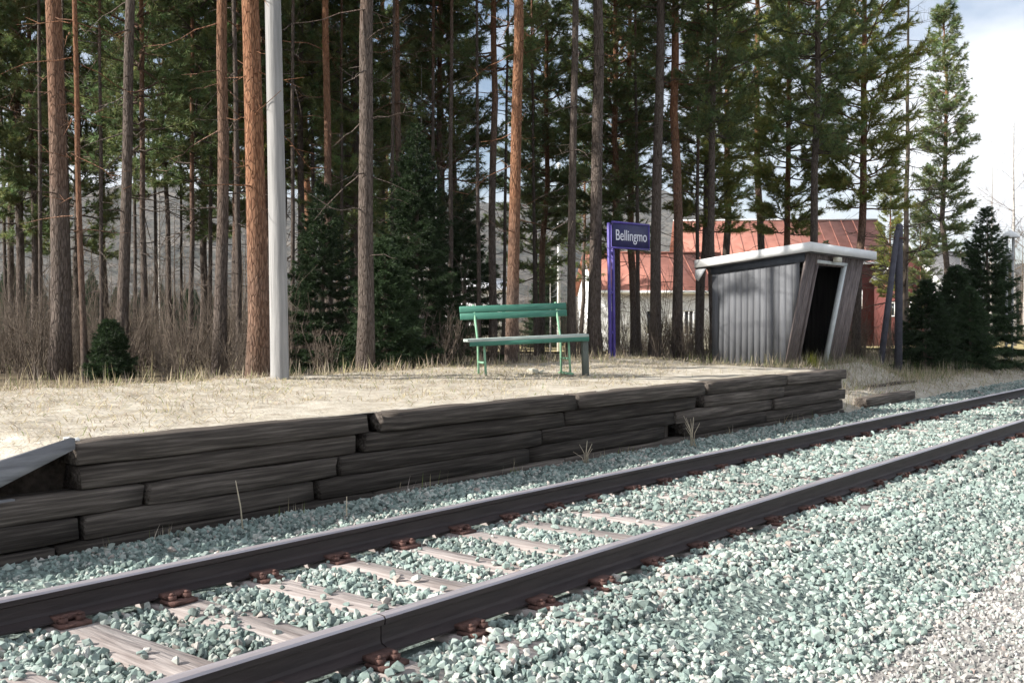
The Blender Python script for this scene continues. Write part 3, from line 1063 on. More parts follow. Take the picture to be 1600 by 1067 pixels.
def bare_tree(seed, H, r0, levels=4, up=0.75, first=0.25, nbr=7, conifer=False):
    """leafless tree: a trunk mesh and a mesh of its bare boughs"""
    g = np.random.default_rng(seed)
    zs = np.linspace(-0.2, H, 12)
    tr = np.column_stack([np.cumsum(g.normal(0, .02 * H / 12, (12, 2)), 0), zs])
    T = MB().tube(tr, r0 * (1 - .93 * np.clip(zs / H, 0, 1)), 8)
    Bm = MB()

    def grow(p, d, L, r, lev):
        k = np.linspace(0, 1, 4)
        w = g.normal(0, .10, 3)
        pts = p + np.outer(k * L, d) + np.outer(k ** 2 * L, w) + np.outer(k ** 2 * L * (0.12 if not conifer else 0.1), [0, 0, 1])
        Bm.tube(pts, r * (1 - .7 * k), 3, cap=False)
        if lev <= 0:
            return
        for i in range(g.integers(3, 6)):
            s = g.uniform(.25, 1)
            pp = np.array([np.interp(s, k, pts[:, j]) for j in range(3)])
            dd = unit(d + g.normal(0, .55, 3))
            grow(pp, dd, L * g.uniform(.35, .6), r * .5, lev - 1)
    z = H * first
    while z < H * 0.97:
        f = z / H
        p = np.array([np.interp(z, zs, tr[:, 0]), np.interp(z, zs, tr[:, 1]), z])
        for q in range(g.integers(1, 3) if not conifer else g.integers(3, 6)):
            a = g.uniform(0, 6.28)
            if conifer:
                d = unit([math.cos(a), math.sin(a), g.normal(0.05, .12)]); L = 0.16 * H * (1 - f) ** .7 * g.uniform(.6, 1.1) + .15
            else:
                d = unit([math.cos(a), math.sin(a), up * g.uniform(.6, 1.6)]); L = 0.30 * H * (1.05 - f) ** .8 * g.uniform(.6, 1.1)
            grow(p, d, L, r0 * .28 * (1.05 - f), levels - 2 if conifer else levels - 2)
        z += H / (nbr * 2.2) * g.uniform(.7, 1.3)
    return T.mesh('trunk', True), Bm.mesh('branches', True)


PINES = [pine(11, 16.5, 0.17, 6.6, 1.65, 1.6, 1.25), pine(12, 15.0, 0.13, 4.6, 1.45, 1.2, 1.25), pine(13, 13.5, 0.11, 3.4, 1.35, 0.9, 1.25), pine(14, 17.0, 0.16, 5.6, 1.7, 1.5, 1.25),
         pine(15, 14.0, 0.12, 4.0, 1.5, 1.0, 1.4), pine(16, 16.0, 0.15, 9.2, 1.8, 2.2), pine(17, 12.1, 0.10, 3.2, 1.05, 0.8, 2.2, 0.36, col=(0.165, 0.225, 0.105)),
         pine(18, 13.0, 0.12, 3.6, 1.55, 1.0, 2.4, 0.36, col=(0.23, 0.275, 0.090)),
         pine(19, 11.5, 0.09, 2.4, 1.5, 0.7, 2.0, 0.38, col=(0.165, 0.225, 0.095)), pine(20, 14.5, 0.15, 10.2, 0.95, 1.6, 0.7)]
PINE_H = [16.5, 15.0, 13.5, 17.0, 14.0, 16.0, 12.1, 13.0, 11.5, 14.5]
PINE_R = [.17, .13, .11, .16, .12, .15, .10, .12, .09, .15]
SPRUCES = [spruce(21, 4.6, 0.06, 1.35), spruce(22, 6.5, 0.08, 1.6), spruce(23, 2.2, 0.035, 0.85), spruce(24, 1.4, 0.025, 0.6)]
BIRCH = [bare_tree(31, 10, 0.10, 5), bare_tree(32, 8, 0.075, 4), bare_tree(33, 12, 0.11, 5)]
SNAG = bare_tree(35, 15, 0.12, 3, first=0.12, nbr=14, conifer=True)
for meshes in PINES:
    for me, k in zip(meshes, ('bark', 'bark', 'needle')):
        me.materials.append(M[k])
for meshes in SPRUCES:
    for me, k in zip(meshes, ('twig', 'twig', 'needle')):
        me.materials.append(M[k])
for meshes in BIRCH:
    meshes[0].materials.append(M['birch']); meshes[1].materials.append(M['twig'])
for me in SNAG:
    me.materials.append(M['twig'])


def plant_tree(name, meshes, xp, depth, scale=1.0, rk=1.0, label='', cat='tree', group=None, lean=(0, 0), rz=None, z=None, grey=None):
    x, y = px(xp, depth)
    zz = float(ground_z(x, y)) if z is None else z
    t = empty(name, (x, y, zz), (lean[0], lean[1], random.uniform(0, 6.28) if rz is None else rz))
    t.scale = (scale,) * 3
    tag(t, label, cat, group)
    for nm, me in zip(('trunk', 'branches', 'crown'), meshes):
        o = link(nm, me, None, t)
        if nm != 'crown':
            o['grey_below'] = float(random.uniform(2.0, 9.0) if grey is None else grey)
        if nm == 'trunk':
            o.scale = (rk, rk, 1)
    return t


def cam_lean(right_deg):
    """rotation that tips a tree towards camera right"""
    ax = Vector((CT, ST, 0))
    e = Matrix.Rotation(R(right_deg), 4, ax).to_euler()
    return (e.x, e.y)


# (photo column at the foot, depth, mesh, height scale, trunk width in photo pixels, lean, label)
FRONT = [
    (92, 13.5, 5, 1.05, 28, 0.2, 'thick reddish pine trunk with bare lower stem, first thick one from the ramp end', 2.6),
    (133, 12.8, 5, 0.9, 9, 1.4, 'slender pale pine stem close beside a thick reddish trunk', 1.0),
    (190, 14.5, 5, 1.1, 17, 1.2, 'dark straight pine between a slender pale stem and thin poles', 8),
    (342, 14.6, 5, 1.12, 19, 0.3, 'pinkish grey pine standing a little behind the orange pine', 2.5),
    (402, 11.9, 5, 1.0, 31, 0.6, 'thick bright orange pine trunk right beside the grey utility pole', 0.0),
    (570, 13.8, 0, 1.08, 24, 1.0, 'stout grey barked pine between the utility pole and the dark spruce', 5.0),
    (801, 15.6, 5, 1.0, 19, 0.8, 'tall orange barked pine rising behind the green bench', 0.5),
    (891, 18.0, 0, 1.0, 13, 0.3, 'dark slim pine between the bench and the sign', 8),
    (930, 18.2, 5, 1.05, 20, 0.2, 'stout dark grey pine just before the purple sign post', 8),
    (1022, 20.8, 0, 1.05, 17, 0.1, 'dark pine behind the purple name board', 8),
    (1060, 21.5, 3, 0.95, 16, 0.4, 'red barked pine between the name board and the shelter', 2.5),
    (1275, 24.3, 1, 1.0, 13, 0.2, 'dark pine rising behind the shelter roof', 8),
    (1340, 27.0, 7, 1.06, 13, 0.1, 'bushy light green pine with orange stem behind the shelter', 2.5),
    (1479, 36.0, 6, 0.985, 10, 0.5, 'narrow pine standing alone against the sky past the shelter', 6),
]
for xp, d, k, s, w, ln, lab, gr in FRONT:
    plant_tree('pine_tree', PINES[k], xp, d, s, 0.9 * w * d / 1600 / 2 / (PINE_R[k] * s * 0.93), lab, 'pine tree', 'pines standing along the platform', cam_lean(ln), grey=gr)
MID = [(20, 23, 1, 9), (52, 21, 6, 9), (228, 17.5, 2, 8), (266, 19.5, 6, 7), (296, 18.5, 2, 7), (318, 25, 4, 10), (475, 20.5, 1, 10), (515, 17.5, 0, 12), (545, 24, 6, 9),
       (628, 19, 0, 10), (690, 26, 1, 10), (718, 22.5, 0, 10), (769, 20.5, 3, 11), (846, 27, 6, 9), (990, 27, 4, 11), (1115, 22, 1, 11), (1190, 31, 3, 11), (1222, 29, 7, 10),
       (-40, 16, 3, 18), (-90, 20, 1, 14), (165, 26, 1, 10), (372, 19, 1, 12), (440, 24, 4, 11), (600, 28, 3, 11), (960, 33, 1, 10)]
MARKS = [(92, 'the thick reddish pine'), (190, 'the dark straight pine'), (342, 'the pinkish grey pine'), (438, 'the utility pole'), (570, 'the stout grey pine'), (650, 'the young spruce'),
         (801, 'the orange bench pine'), (930, 'the stout sign pine'), (1022, 'the name board pine'), (1113, 'the shelter end wall'), (1275, 'the shelter roof pine'), (1340, 'the bushy light pine'), (1479, 'the lone narrow pine')]


def gap_label(xp, d):
    lo = [m for m in MARKS if m[0] <= xp]; hi = [m for m in MARKS if m[0] > xp]
    far = 'slim pine' if d < 21 else 'far thin pine'
    if not lo: return far + ' out past ' + hi[0][1] + ' toward the ramp end'
    return '%s between %s and %s' % (far, lo[-1][1], hi[0][1])


for xp, d, k, w in MID:
    s = random.uniform(0.9, 1.08)
    plant_tree('pine_tree', PINES[k], xp, d, s, w * d / 1600 / 2 / (PINE_R[k] * s * 0.93), gap_label(xp, d), 'pine tree', 'slim pines in the wood', cam_lean(random.uniform(-.6, 1.2)))
THIN = [(10, 22, 5), (66, 17, 6), (112, 19, 5), (158, 16.5, 6), (210, 20, 5), (246, 23, 5), (285, 24, 4), (325, 20.5, 6), (372, 16, 8), (458, 17, 6), (492, 21, 6), (533, 20, 5), (612, 18, 6), (676, 20, 6), (704, 18.5, 7), (748, 19, 6), (785, 23, 5), (838, 24, 5), (1000, 24, 6), (1090, 25, 6)]
for xp, d, w in THIN:
    s = random.uniform(0.75, 0.95)
    plant_tree('pine_tree', PINES[9], xp, d, s, w * d / 1600 / 2 / (PINE_R[9] * s * 0.93), gap_label(xp, d).replace('slim pine', 'very thin dark pine').replace('far thin pine', 'very thin far pine'), 'pine tree', 'very thin pines in the wood', cam_lean(random.uniform(-1.2, 1.6)), grey=random.uniform(6, 10))
BUSHY = [(28, 21, 8), (118, 23, 8), (350, 22, 8), (428, 21, 7), (560, 21, 8), (692, 22, 8), (842, 30, 8), (962, 25, 8), (1095, 27, 7)]
for xp, d, k in BUSHY:
    s = random.uniform(0.88, 1.05)
    plant_tree('pine_tree', PINES[k], xp, d, s, random.uniform(0.8, 1.0), gap_label(xp, d).replace('slim pine', 'low branched bushy pine').replace('far thin pine', 'low branched bushy pine'), 'pine tree', 'bushy pines in the wood', cam_lean(random.uniform(-.8, .8)))
FAR = []
tries = 0
while len(FAR) < 9 and tries < 4000:
    tries += 1
    xp, d = random.uniform(-120, 1330), random.uniform(27, 52)
    if 200 < xp < 330 and random.random() < 0.75: continue
    if 830 < xp < 885 or xp > 1180 or (d > 44 and 940 < xp): continue
    if all(abs(xp - a) * d / 1600 > 1.2 or abs(d - b) > 2 for a, b in FAR):
        FAR.append((xp, d))
for xp, d in FAR:
    k = random.choice([1, 2, 4, 6, 3, 4])
    plant_tree('pine_tree', PINES[k], xp, d, random.uniform(0.75, 1.05), random.uniform(0.9, 1.2), 'far slim pine deep in the wood', 'pine tree', 'pines deep in the wood', cam_lean(random.uniform(-.8, .8)))

plant_tree('spruce_tree', SPRUCES[1], 650, 17.0, 0.62, 1.0, 'dark young spruce between the stout grey pine and the bench', 'spruce tree')
plant_tree('spruce_tree', SPRUCES[0], 505, 15.5, 0.62, 1.0, 'low dark spruce just behind the grey utility pole', 'spruce tree')
plant_tree('spruce_tree', SPRUCES[0], 725, 21.0, 0.75, 1.0, 'spruce hidden behind the bench backrest', 'spruce tree')
plant_tree('spruce_tree', SPRUCES[2], 600, 14.6, 0.85, 1.0, 'knee high bushy spruce at the foot of the stout grey pine', 'spruce tree')
plant_tree('spruce_tree', SPRUCES[3], 172, 12.9, 0.55, 1.0, 'small spruce seedling by the dark straight pine', 'spruce tree')
plant_tree('spruce_tree', SPRUCES[0], 1540, 27.0, 0.92, 1.0, 'dark bushy spruce beside the lamp post', 'spruce tree')
plant_tree('spruce_tree', SPRUCES[2], 1492, 26.0, 1.15, 1.0, 'low dark conifer bush between the braced pole and the bushy spruce', 'conifer bush')
plant_tree('spruce_tree', SPRUCES[2], 1448, 24.5, 0.98, 1.0, 'rounded dark conifer bush next to the braced pole', 'conifer bush')
plant_tree('spruce_tree', SPRUCES[2], 1515, 25.0, 0.9, 1.0, 'conifer bush growing against the foot of the bushy spruce', 'conifer bush')
plant_tree('spruce_tree', SPRUCES[1], 1290, 46.0, 0.75, 1.0, 'spruce far behind the shelter by the red barn', 'spruce tree')
plant_tree('pine_tree', PINES[8], 1436, 44.0, 0.55, 1.0, 'young pine screening the dark red outbuilding', 'pine tree')
plant_tree('pine_tree', PINES[7], 1392, 47.0, 0.6, 1.0, 'young light green pine beyond the braced pole', 'pine tree')
plant_tree('dead_conifer', SNAG, 1416, 33.0, 0.98, 0.9, 'bare dead conifer with thin twigs rising past the shelter', 'dead tree', None, cam_lean(0.6))
for i, (xp, d, k, s) in enumerate(((1585, 42, 0, 1.0), (1548, 58, 2, .9), (1625, 50, 2, .95), (1540, 75, 0, 0.9), (1600, 70, 2, .75), (1500, 80, 1, .95), (1660, 42, 0, 1.0))):
    plant_tree('birch_tree', BIRCH[k], xp, d, s, 1.0, 'leafless birch standing on the open side past the lamp post', 'birch tree', 'leafless birches past the lamp post')
for i, (xp, d, k, s) in enumerate(((745, 24, 1, .7), (660, 21, 0, .6), (60, 24, 1, .7), (250, 27, 1, .7), (440, 26, 0, .7), (1110, 30, 1, .7), (860, 33, 1, .6), (130, 30, 0, .7), (-30, 22, 1, .7))):
    plant_tree('birch_tree', BIRCH[k], xp, d, s, 0.7, 'thin leafless birch among the pines', 'birch tree', 'thin birches among the pines')


# brushwood: bare thicket nobody could count
def shrub(seed, H, n):
    g = np.random.default_rng(seed)
    mb = MB()
    for i in range(n):
        a = g.uniform(0, 6.28); l = g.uniform(.1, .5)
        h = H * g.uniform(.45, 1)
        k = np.linspace(0, 1, 4)
        pts = np.outer(k, [math.cos(a) * l * h, math.sin(a) * l * h, h]) + g.normal(0, .02, (4, 3)); pts[0] = (g.normal(0, .08), g.normal(0, .08), -.05)
        mb.tube(pts, .007 * (1 - .75 * k), 3, cap=False)
        for j in range(g.integers(3, 7)):
            s = g.uniform(.3, 1); pp = np.array([np.interp(s, k, pts[:, c]) for c in range(3)])
            d = unit(g.normal(0, .5, 3) + np.array([0, 0, .8]))
            mb.tube([pp, pp + d * h * g.uniform(.1, .35)], [.004, .002], 3, cap=False)
    me = mb.mesh('shrub')
    me.materials.append(M['twig'])
    return me


SHR = [shrub(50 + i, h, n) for i, (h, n) in enumerate(((1.0, 14), (1.5, 16), (0.7, 16), (2.0, 14)))]
pp = []
for a, b, cnt, d0, d1 in ((-250, 1700, 520, 14.5, 34), (-250, 1700, 260, 34, 60), (-100, 560, 90, 13.0, 20), (1000, 1700, 120, 24, 40)):
    for _ in range(cnt):
        xp, d = random.uniform(a, b), random.uniform(d0, d1)
        x, y = px(xp, d)
        if y < (10.2 if x < 15 else 9.4) or (15.5 < x < 21 and y < 10):
            continue
        if 820 < xp < 890 and d < 60 and random.random() < 0.9: continue
        if d > 38 and 680 < xp < 1400: continue
        pp.append((x, y, float(ground_z(x, y))))
n = len(pp)
s = rng.uniform(0.55, 1.15, n)
o = scatter('undergrowth', np.array(pp), np.stack([np.zeros(n), np.zeros(n), rng.uniform(0, 6.28, n)], -1), np.stack([s, s, s * rng.uniform(.7, 1.1, n)], -1), SHR, rng.integers(0, 4, n))
tag(o, 'bare brown brushwood thicket between the pine trunks', 'undergrowth', kind='stuff')

# far-off wood on the flat in front of the hills
pts = []
for _ in range(900):
    az_ = random.uniform(-33, 33); r_ = random.uniform(75, 330)
    x, y = c2w(math.sin(R(az_)) * r_, math.cos(R(az_)) * r_)
    if az_ > 2.5 and r_ < 100 and az_ < 22: continue
    pts.append((x, y, float(ground_z(x, y)) - 0.2))
n = len(pts)
FW = []
for T_, B_ in BIRCH[:2]:
    bm = bmesh.new(); bm.from_mesh(T_); bm.from_mesh(B_); me = bpy.data.meshes.new('far_birch'); bm.to_mesh(me); bm.free(); me.materials.append(M['twig']); FW.append(me)
bm = bmesh.new(); bm.from_mesh(SPRUCES[1][2]); me = bpy.data.meshes.new('far_spruce'); bm.to_mesh(me); bm.free(); me.materials.append(M['needle']); FW.append(me)
s = rng.uniform(0.7, 1.2, n)
o = scatter('far_woodland', np.array(pts), np.stack([np.zeros(n), np.zeros(n), rng.uniform(0, 6.28, n)], -1), np.stack([s, s, s], -1), FW, np.where(rng.random(n) < 0.25, 2, rng.integers(0, 2, n)))
tag(o, 'far brown leafless woodland at the foot of the hills', 'woodland', kind='stuff')

# ------------------------------------------------------------------ utility pole
M['pole'] = mat('grey_pole_wood', [(0.3, (0.20, 0.20, 0.20)), (0.7, (0.36, 0.355, 0.35))], scale=8, stretch=(3, 3, 0.15), bump=0.4, rough=0.85, spec=0.2)
x, y = px(438, 11.5)
pole = empty('utility_pole', (x, y, float(ground_z(x, y))), (*cam_lean(-0.95), 0))
tag(pole, 'smooth grey wooden utility pole at the rear edge of the platform', 'utility pole')
k = np.linspace(0, 1, 14)
MB().tube(np.column_stack([0.012 * np.sin(k * 5), 0.010 * np.cos(k * 4), -0.4 + 9.4 * k]), 0.106 - 0.034 * k, 20).build('shaft', M['pole'], pole, True)
MB().tube([(0, 0, 8.99), (0, 0, 9.12)], [0.085, 0.01], 12).build('cap', M['rust'], pole)
MB().box(-0.8, 0.8, -0.05, 0.05, 8.3, 8.42).build('crossarm', M['pole'], pole, rot=(0, 0, 0.6))
for s_ in (-0.7, 0.7):
    MB().tube([(s_ * math.cos(.6), s_ * math.sin(.6), 8.42), (s_ * math.cos(.6), s_ * math.sin(.6), 8.5), (s_ * math.cos(.6), s_ * math.sin(.6), 8.58)], [0.02, 0.045, 0.025], 8).build('insulator', plain('insulator', (.7, .7, .68), .3), pole)

# ------------------------------------------------------------------ bench
M['green'] = mat('green_paint', [(0.3, (0.035, 0.135, 0.10)), (0.6, (0.06, 0.19, 0.14)), (0.8, (0.12, 0.26, 0.20))], scale=6, stretch=(.6, 3, 3), rough=0.6, bump=0.1)
M['green_iron'] = plain('green_iron', (0.20, 0.38, 0.25), 0.55, 0.2)
M['seat_wood'] = mat('worn_seat', [(0.3, (0.26, 0.33, 0.30)), (0.7, (0.46, 0.51, 0.48))], scale=6, stretch=(.5, 4, 4), rough=0.7, bump=0.2)
xb, yb = px(820, 13.2)
zb = float(fill_z(np.array(xb), np.array(yb)))
bench = empty('park_bench', (xb, yb, zb + 0.02), (0, R(-2.2), math.atan2(-CT, ST) + R(17)))
tag(bench, 'old green slatted bench with iron legs facing the track on the platform', 'bench')
for a, w_, zz, yy in ((0, 0.10, 0.455, -0.27), (0, 0.10, 0.458, -0.155), (0, 0.10, 0.455, -0.04)):
    me = MB().box(-0.80, 0.78, yy - w_ / 2, yy + w_ / 2, zz - 0.02, zz + 0.02).mesh('seat_slat')
    link('seat_slat', bevel(me, 0.006), M['seat_wood'], bench)
for zz, yy, hh in ((0.845, 0.175, 0.085), (0.755, 0.155, 0.085)):
    me = MB().box(-0.79, 0.66, -0.016, 0.016, -hh / 2, hh / 2).mesh('back_slat')
    link('back_slat', bevel(me, 0.006), M['green'], bench, (0, yy, zz), (R(-10), 0, 0))
me = MB().box(-0.80, 0.78, -0.325, -0.305, 0.385, 0.44).mesh('seat_apron')
link('seat_apron', bevel(me, 0.004), M['green'], bench)
for sx in (-0.60, 0.52):
    fr = empty('support', (sx, 0, 0)); fr.parent = bench
    MB().tube([(0, 0.06, -0.03), (0, 0.05, 0.22), (0, 0.04, 0.43), (0, 0.09, 0.58), (0, 0.20, 0.90)], 0.015, 8).build('rear_leg', M['green_iron'], fr, True)
    MB().tube([(0, -0.29, -0.03), (0, -0.27, 0.22), (0, -0.26, 0.43)], 0.015, 8).build('front_leg', M['green_iron'], fr, True)
    MB().tube([(0, -0.28, 0.42), (0, 0.05, 0.42)], 0.017, 6).build('seat_rail', M['green_iron'], fr)
    MB().tube([(0, -0.275, 0.17), (0, 0.052, 0.17)], 0.015, 6).build('stretcher', M['green_iron'], fr)
    MB().box(-0.03, 0.03, -0.33, 0.10, -0.035, -0.01).build('foot', M['green_iron'], fr)
me = MB().box(0.70, 0.775, -0.30, -0.22, -0.06, 0.435).mesh('prop_post')
link('prop_post', bevel(me, 0.006), plain('dark_wood', (0.10, 0.115, 0.105), 0.8), bench)
fr['label'] = 'green iron support with stretcher'

# pale stones under the bench
for i, (dx, dy, s) in enumerate(((0.18, 0.14, 0.075), (0.30, 0.10, 0.05))):
    x, y = xb + dx + 0.05, yb + dy - .1
    o = link('pale_stone', stone_mesh(80 + i, plain('pale_stone', (0.6, 0.57, 0.48), 0.85)), None, None, (x, y, float(fill_z(np.array(x), np.array(y))) + s * .4))
    o.scale = (s * 1.5, s, s * .8)
    tag(o, 'pale flat stone lying in the straw under the bench', 'stone', 'pale stones under the bench')

# ------------------------------------------------------------------ station sign
M['purple'] = plain('purple_paint', (0.085, 0.065, 0.30), 0.45, 0.15)
M['navy'] = plain('navy_panel', (0.018, 0.018, 0.085), 0.45, 0.2)
M['letter'] = plain('white_letter', (0.75, 0.76, 0.85), 0.5, 0.05)
xs_, ys_ = px(956, 18.0)
zs_ = float(max(ground_z(xs_, ys_), 0.45))
sign = empty('station_sign', (xs_, ys_, zs_), (R(0), R(-1.4), 0))
sign.scale = (1.0,) * 3
tag(sign, 'purple station name sign on a twin post at the rear of the platform', 'station sign')
ztop = 2.97 - zs_
for dx in (-0.045, 0.075):
    me = MB().box(dx - 0.028, dx + 0.028, -0.025, 0.025, -0.3, ztop if dx < 0 else ztop - 0.03).mesh('post')
    link('post', bevel(me, 0.008), M['purple'], sign)
for zz in (0.55, 1.25, 1.95):
    MB().box(-0.01, 0.04, -0.02, 0.02, zz, zz + 0.05).build('spacer', M['purple'], sign)
me = MB().box(-0.012, 1.17, -0.062, -0.032, ztop - 0.42, ztop - 0.01).mesh('panel')
link('panel', bevel(me, 0.006), M['navy'], sign)
for nm, b in (('panel_frame', (-0.02, 1.18, -0.070, -0.030, ztop - 0.008, ztop + 0.028)), ('panel_frame', (-0.02, 1.18, -0.070, -0.030, ztop - 0.45, ztop - 0.422)), ('panel_frame', (1.172, 1.20, -0.070, -0.030, ztop - 0.45, ztop + 0.028))):
    MB().box(*b).build(nm, M['purple'], sign)
cu = bpy.data.curves.new('lettering', 'FONT')
cu.body = 'Bellingmo'
cu.size = 0.27
cu.extrude = 0.003
cu.align_x = 'CENTER'
to = bpy.data.objects.new('lettering', cu)
COL.objects.link(to)
bpy.context.view_layer.update()
dg = bpy.context.evaluated_depsgraph_get()
tm = bpy.data.meshes.new_from_object(to.evaluated_get(dg))
bpy.data.objects.remove(to)
lo = link('lettering', tm, None, sign, (0.585, -0.067, ztop - 0.30), (R(90), 0, 0))
tm.materials.clear(); tm.materials.append(M['letter'])
w_ = max(v.co.x for v in tm.vertices) - min(v.co.x for v in tm.vertices)
lo.scale = (1.02 / w_, 1, 1)

# ------------------------------------------------------------------ waiting shelter
M['board'] = mat('grey_board', [(0.28, (0.105, 0.108, 0.118)), (0.55, (0.135, 0.14, 0.152)), (0.8, (0.165, 0.17, 0.182))], scale=5, stretch=(14, 14, 0.5), rough=0.95, bump=0.12, rnd=0.07, spec=0.1)
M['brown_board'] = mat('brown_board', [(0.28, (0.10, 0.085, 0.085)), (0.55, (0.19, 0.16, 0.155)), (0.8, (0.28, 0.24, 0.23))], scale=5, stretch=(4, 4, 0.25), rough=0.9, bump=0.4, rnd=0.18, spec=0.1)
M['white_paint'] = plain('white_paint', (0.78, 0.79, 0.79), 0.55, 0.06, 4)
M['pale_trim'] = plain('pale_trim', (0.62, 0.66, 0.67), 0.6, 0.12)
M['eave_shade'] = plain('eave_shade_slate', (0.075, 0.085, 0.105), 0.8, 0.2)
M['felt'] = plain('roof_felt', (0.13, 0.13, 0.135), 0.9, 0.3)
SX0, SX1, SYF, SYR, SZ = 16.8, 19.5, 7.56, 8.95, 0.42
YT = 7.16          # front wall leans out to here at the top
ZTF, ZTR = 2.43, 2.21


def roof_z(y):
    return 2.587 + (y - 7.0) / (9.2 - 7.0) * (2.357 - 2.587)


sh = empty('waiting_shelter', (SX0, SYF, SZ))
tag(sh, 'small grey board waiting shelter with slanted front, open doorway and white roof edge', 'shelter')
SO = np.array([SX0, SYF, SZ])


def spart(mb, name, material, bev=0.0):
    mb.v = [v - SO for v in mb.v]
    me = mb.mesh(name)
    bm = bmesh.new(); bm.from_mesh(me); bmesh.ops.recalc_face_normals(bm, faces=bm.faces); bm.to_mesh(me); bm.free()
    if bev:
        bevel(me, bev)
    return link(name, me, material, sh)


def slant_y(z):
    return SYF + (z - SZ) / (ZTF - SZ) * (YT - SYF)


for wall_x, sgn in ((SX0, -1), (SX1, 1)):          # end walls of upright boards
    ya = YT
    nb = 15
    edges = np.linspace(YT + 0.005, SYR, nb + 1)
    for i in range(nb):
        a, b = edges[i] + 0.0008, edges[i + 1] - 0.0008
        def zlow(yv):
            return SZ - 0.05 if yv >= SYF else SZ + (SYF - yv) / (SYF - YT) * (ZTF - SZ)
        za, zb_ = zlow(a), zlow(b)
        poly = [(a, za), (b, zb_), (b, roof_z(b) - 0.16), (a, roof_z(a) - 0.16)]
        o_ = random.uniform(0, 0.0025)
        x0 = wall_x + sgn * o_
        if za > roof_z(a) - 0.2:
            continue
        spart(MB().prism(poly, 0, min(x0, x0 - sgn * 0.025), max(x0, x0 - sgn * 0.025)), 'wall_board', M['board'])


def front_board(x0, x1, z0, z1, material, name='wall_board', out=0.0, th=0.024):
    mb = MB()
    v = []
    for z in (z0, z1):
        for dy in (-out, -out + th):
            for x in (x0, x1):
                v.append((x, slant_y(z) + dy, z))
    mb.add(np.array(v), [(0, 2, 3, 1), (4, 5, 7, 6), (0, 1, 5, 4), (2, 6, 7, 3), (0, 4, 6, 2), (1, 3, 7, 5)])
    return spart(mb, name, material)


DX0, DX1, DZ = 17.32, 18.58, 2.235
xx = SX0 + 0.003
while xx < SX1 - 0.02:
    x1 = min(xx + 0.118, SX1)
    if x1 <= DX0 + 0.02 or xx >= DX1 - 0.02:
        front_board(xx + .003, x1 - .003, SZ - 0.05, ZTF, M['brown_board'], out=random.uniform(0, .012))
    else:
        front_board(xx + .003, x1 - .003, DZ, ZTF, M['brown_board'], out=random.uniform(0, .012))
    xx += 0.118
front_board(DX0 - 0.01, DX0 + 0.02, SZ, DZ + 0.03, M['brown_board'], 'door_frame', 0.035, 0.07)
front_board(DX1 - 0.02, DX1 + 0.07, SZ, DZ + 0.03, M['pale_trim'], 'door_frame', 0.035, 0.07)
front_board(DX0 - 0.01, DX1 + 0.07, DZ + 0.031, DZ + 0.085, M['pale_trim'], 'door_frame', 0.037, 0.07)
front_board(SX0 - 0.02, SX0 + 0.09, SZ - .05, ZTF, M['brown_board'], 'corner_board', 0.03, 0.02)
spart(MB().box(17.86, 18.06, YT - 0.14, YT - 0.045, 2.305, 2.395), 'door_lamp', plain('lamp_cream', (0.62, 0.60, 0.50), 0.5), 0.01)
edges = np.linspace(SX0 + 0.03, SX1 - 0.03, 13)
for a, b in zip(edges[:-1], edges[1:]):
    spart(MB().box(a + .003, b - .003, SYR - 0.024 + random.uniform(0, .01), SYR, SZ - .05, roof_z(SYR) - 0.162), 'rear_board', M['brown_board'])
for a, b in zip(np.linspace(SYF + .03, SYR - .03, 8)[:-1], np.linspace(SYF + .03, SYR - .03, 8)[1:]):
    spart(MB().box(SX0 + .03, SX1 - .03, a + .003, b - .003, SZ - 0.02, SZ + 0.02), 'floor_board', M['brown_board'])
spart(MB().box(SX0 + .05, SX1 - .05, SYR - 0.38, SYR - 0.04, SZ + .42, SZ + .46), 'inner_bench', M['brown_board'])
M['inner_shade'] = mat('inner_board_shade', [(0.3, (0.022, 0.02, 0.02)), (0.7, (0.055, 0.05, 0.048))], scale=5, stretch=(4, 4, .25), rough=0.9, spec=0.1)  # shade of the doorway interior put into the board colour
for o_ in sh.children:
    if o_.name.split('.')[0] in ('rear_board', 'floor_board', 'inner_bench'):
        o_.data.materials[0] = M['inner_shade']
spart(MB().prism([(SYF + .02, SZ + .03), (SYR - .03, SZ + .03), (SYR - .03, roof_z(SYR) - .2), (YT + .1, roof_z(YT) - .2)], 0, SX1 - .042, SX1 - .03), 'lining', M['inner_shade'])
spart(MB().prism([(YT + .02, roof_z(YT) - .30), (SYR + .02, roof_z(SYR) - .28), (SYR + .02, roof_z(SYR) - .16), (YT + .02, roof_z(YT) - .16)], 0, SX0 - .022, SX0 - .006), 'eave_shade_frieze', M['eave_shade'])  # dark frieze whose slate colour paints in a deeper eave shadow
# roof
poly = [(7.03, roof_z(7.03) - .15), (9.17, roof_z(9.17) - .15), (9.17, roof_z(9.17) - .012), (7.03, roof_z(7.03) - .012)]
spart(MB().prism(poly, 0, 16.63, 19.72), 'roof', M['felt'])
for x0 in (16.595, 19.72):
    poly = [(7.0, 2.587 - .155), (9.2, 2.357 - .14), (9.2, 2.357), (7.0, 2.587)]
    spart(MB().prism(poly, 0, x0, x0 + .032), 'roof_edge_board', M['white_paint'])
spart(MB().box(16.628, 19.719, 6.998, 7.028, 2.587 - .155, 2.586), 'roof_edge_board', M['white_paint'])
spart(MB().box(16.628, 19.719, 9.172, 9.202, 2.357 - .14, 2.356), 'roof_edge_board', M['white_paint'])
poly = [(8.98, 2.20), (9.19, 2.185), (9.19, 2.02), (9.13, 1.98)]
spart(MB().prism(poly, 0, 16.60, 16.63), 'bracket', M['white_paint'])

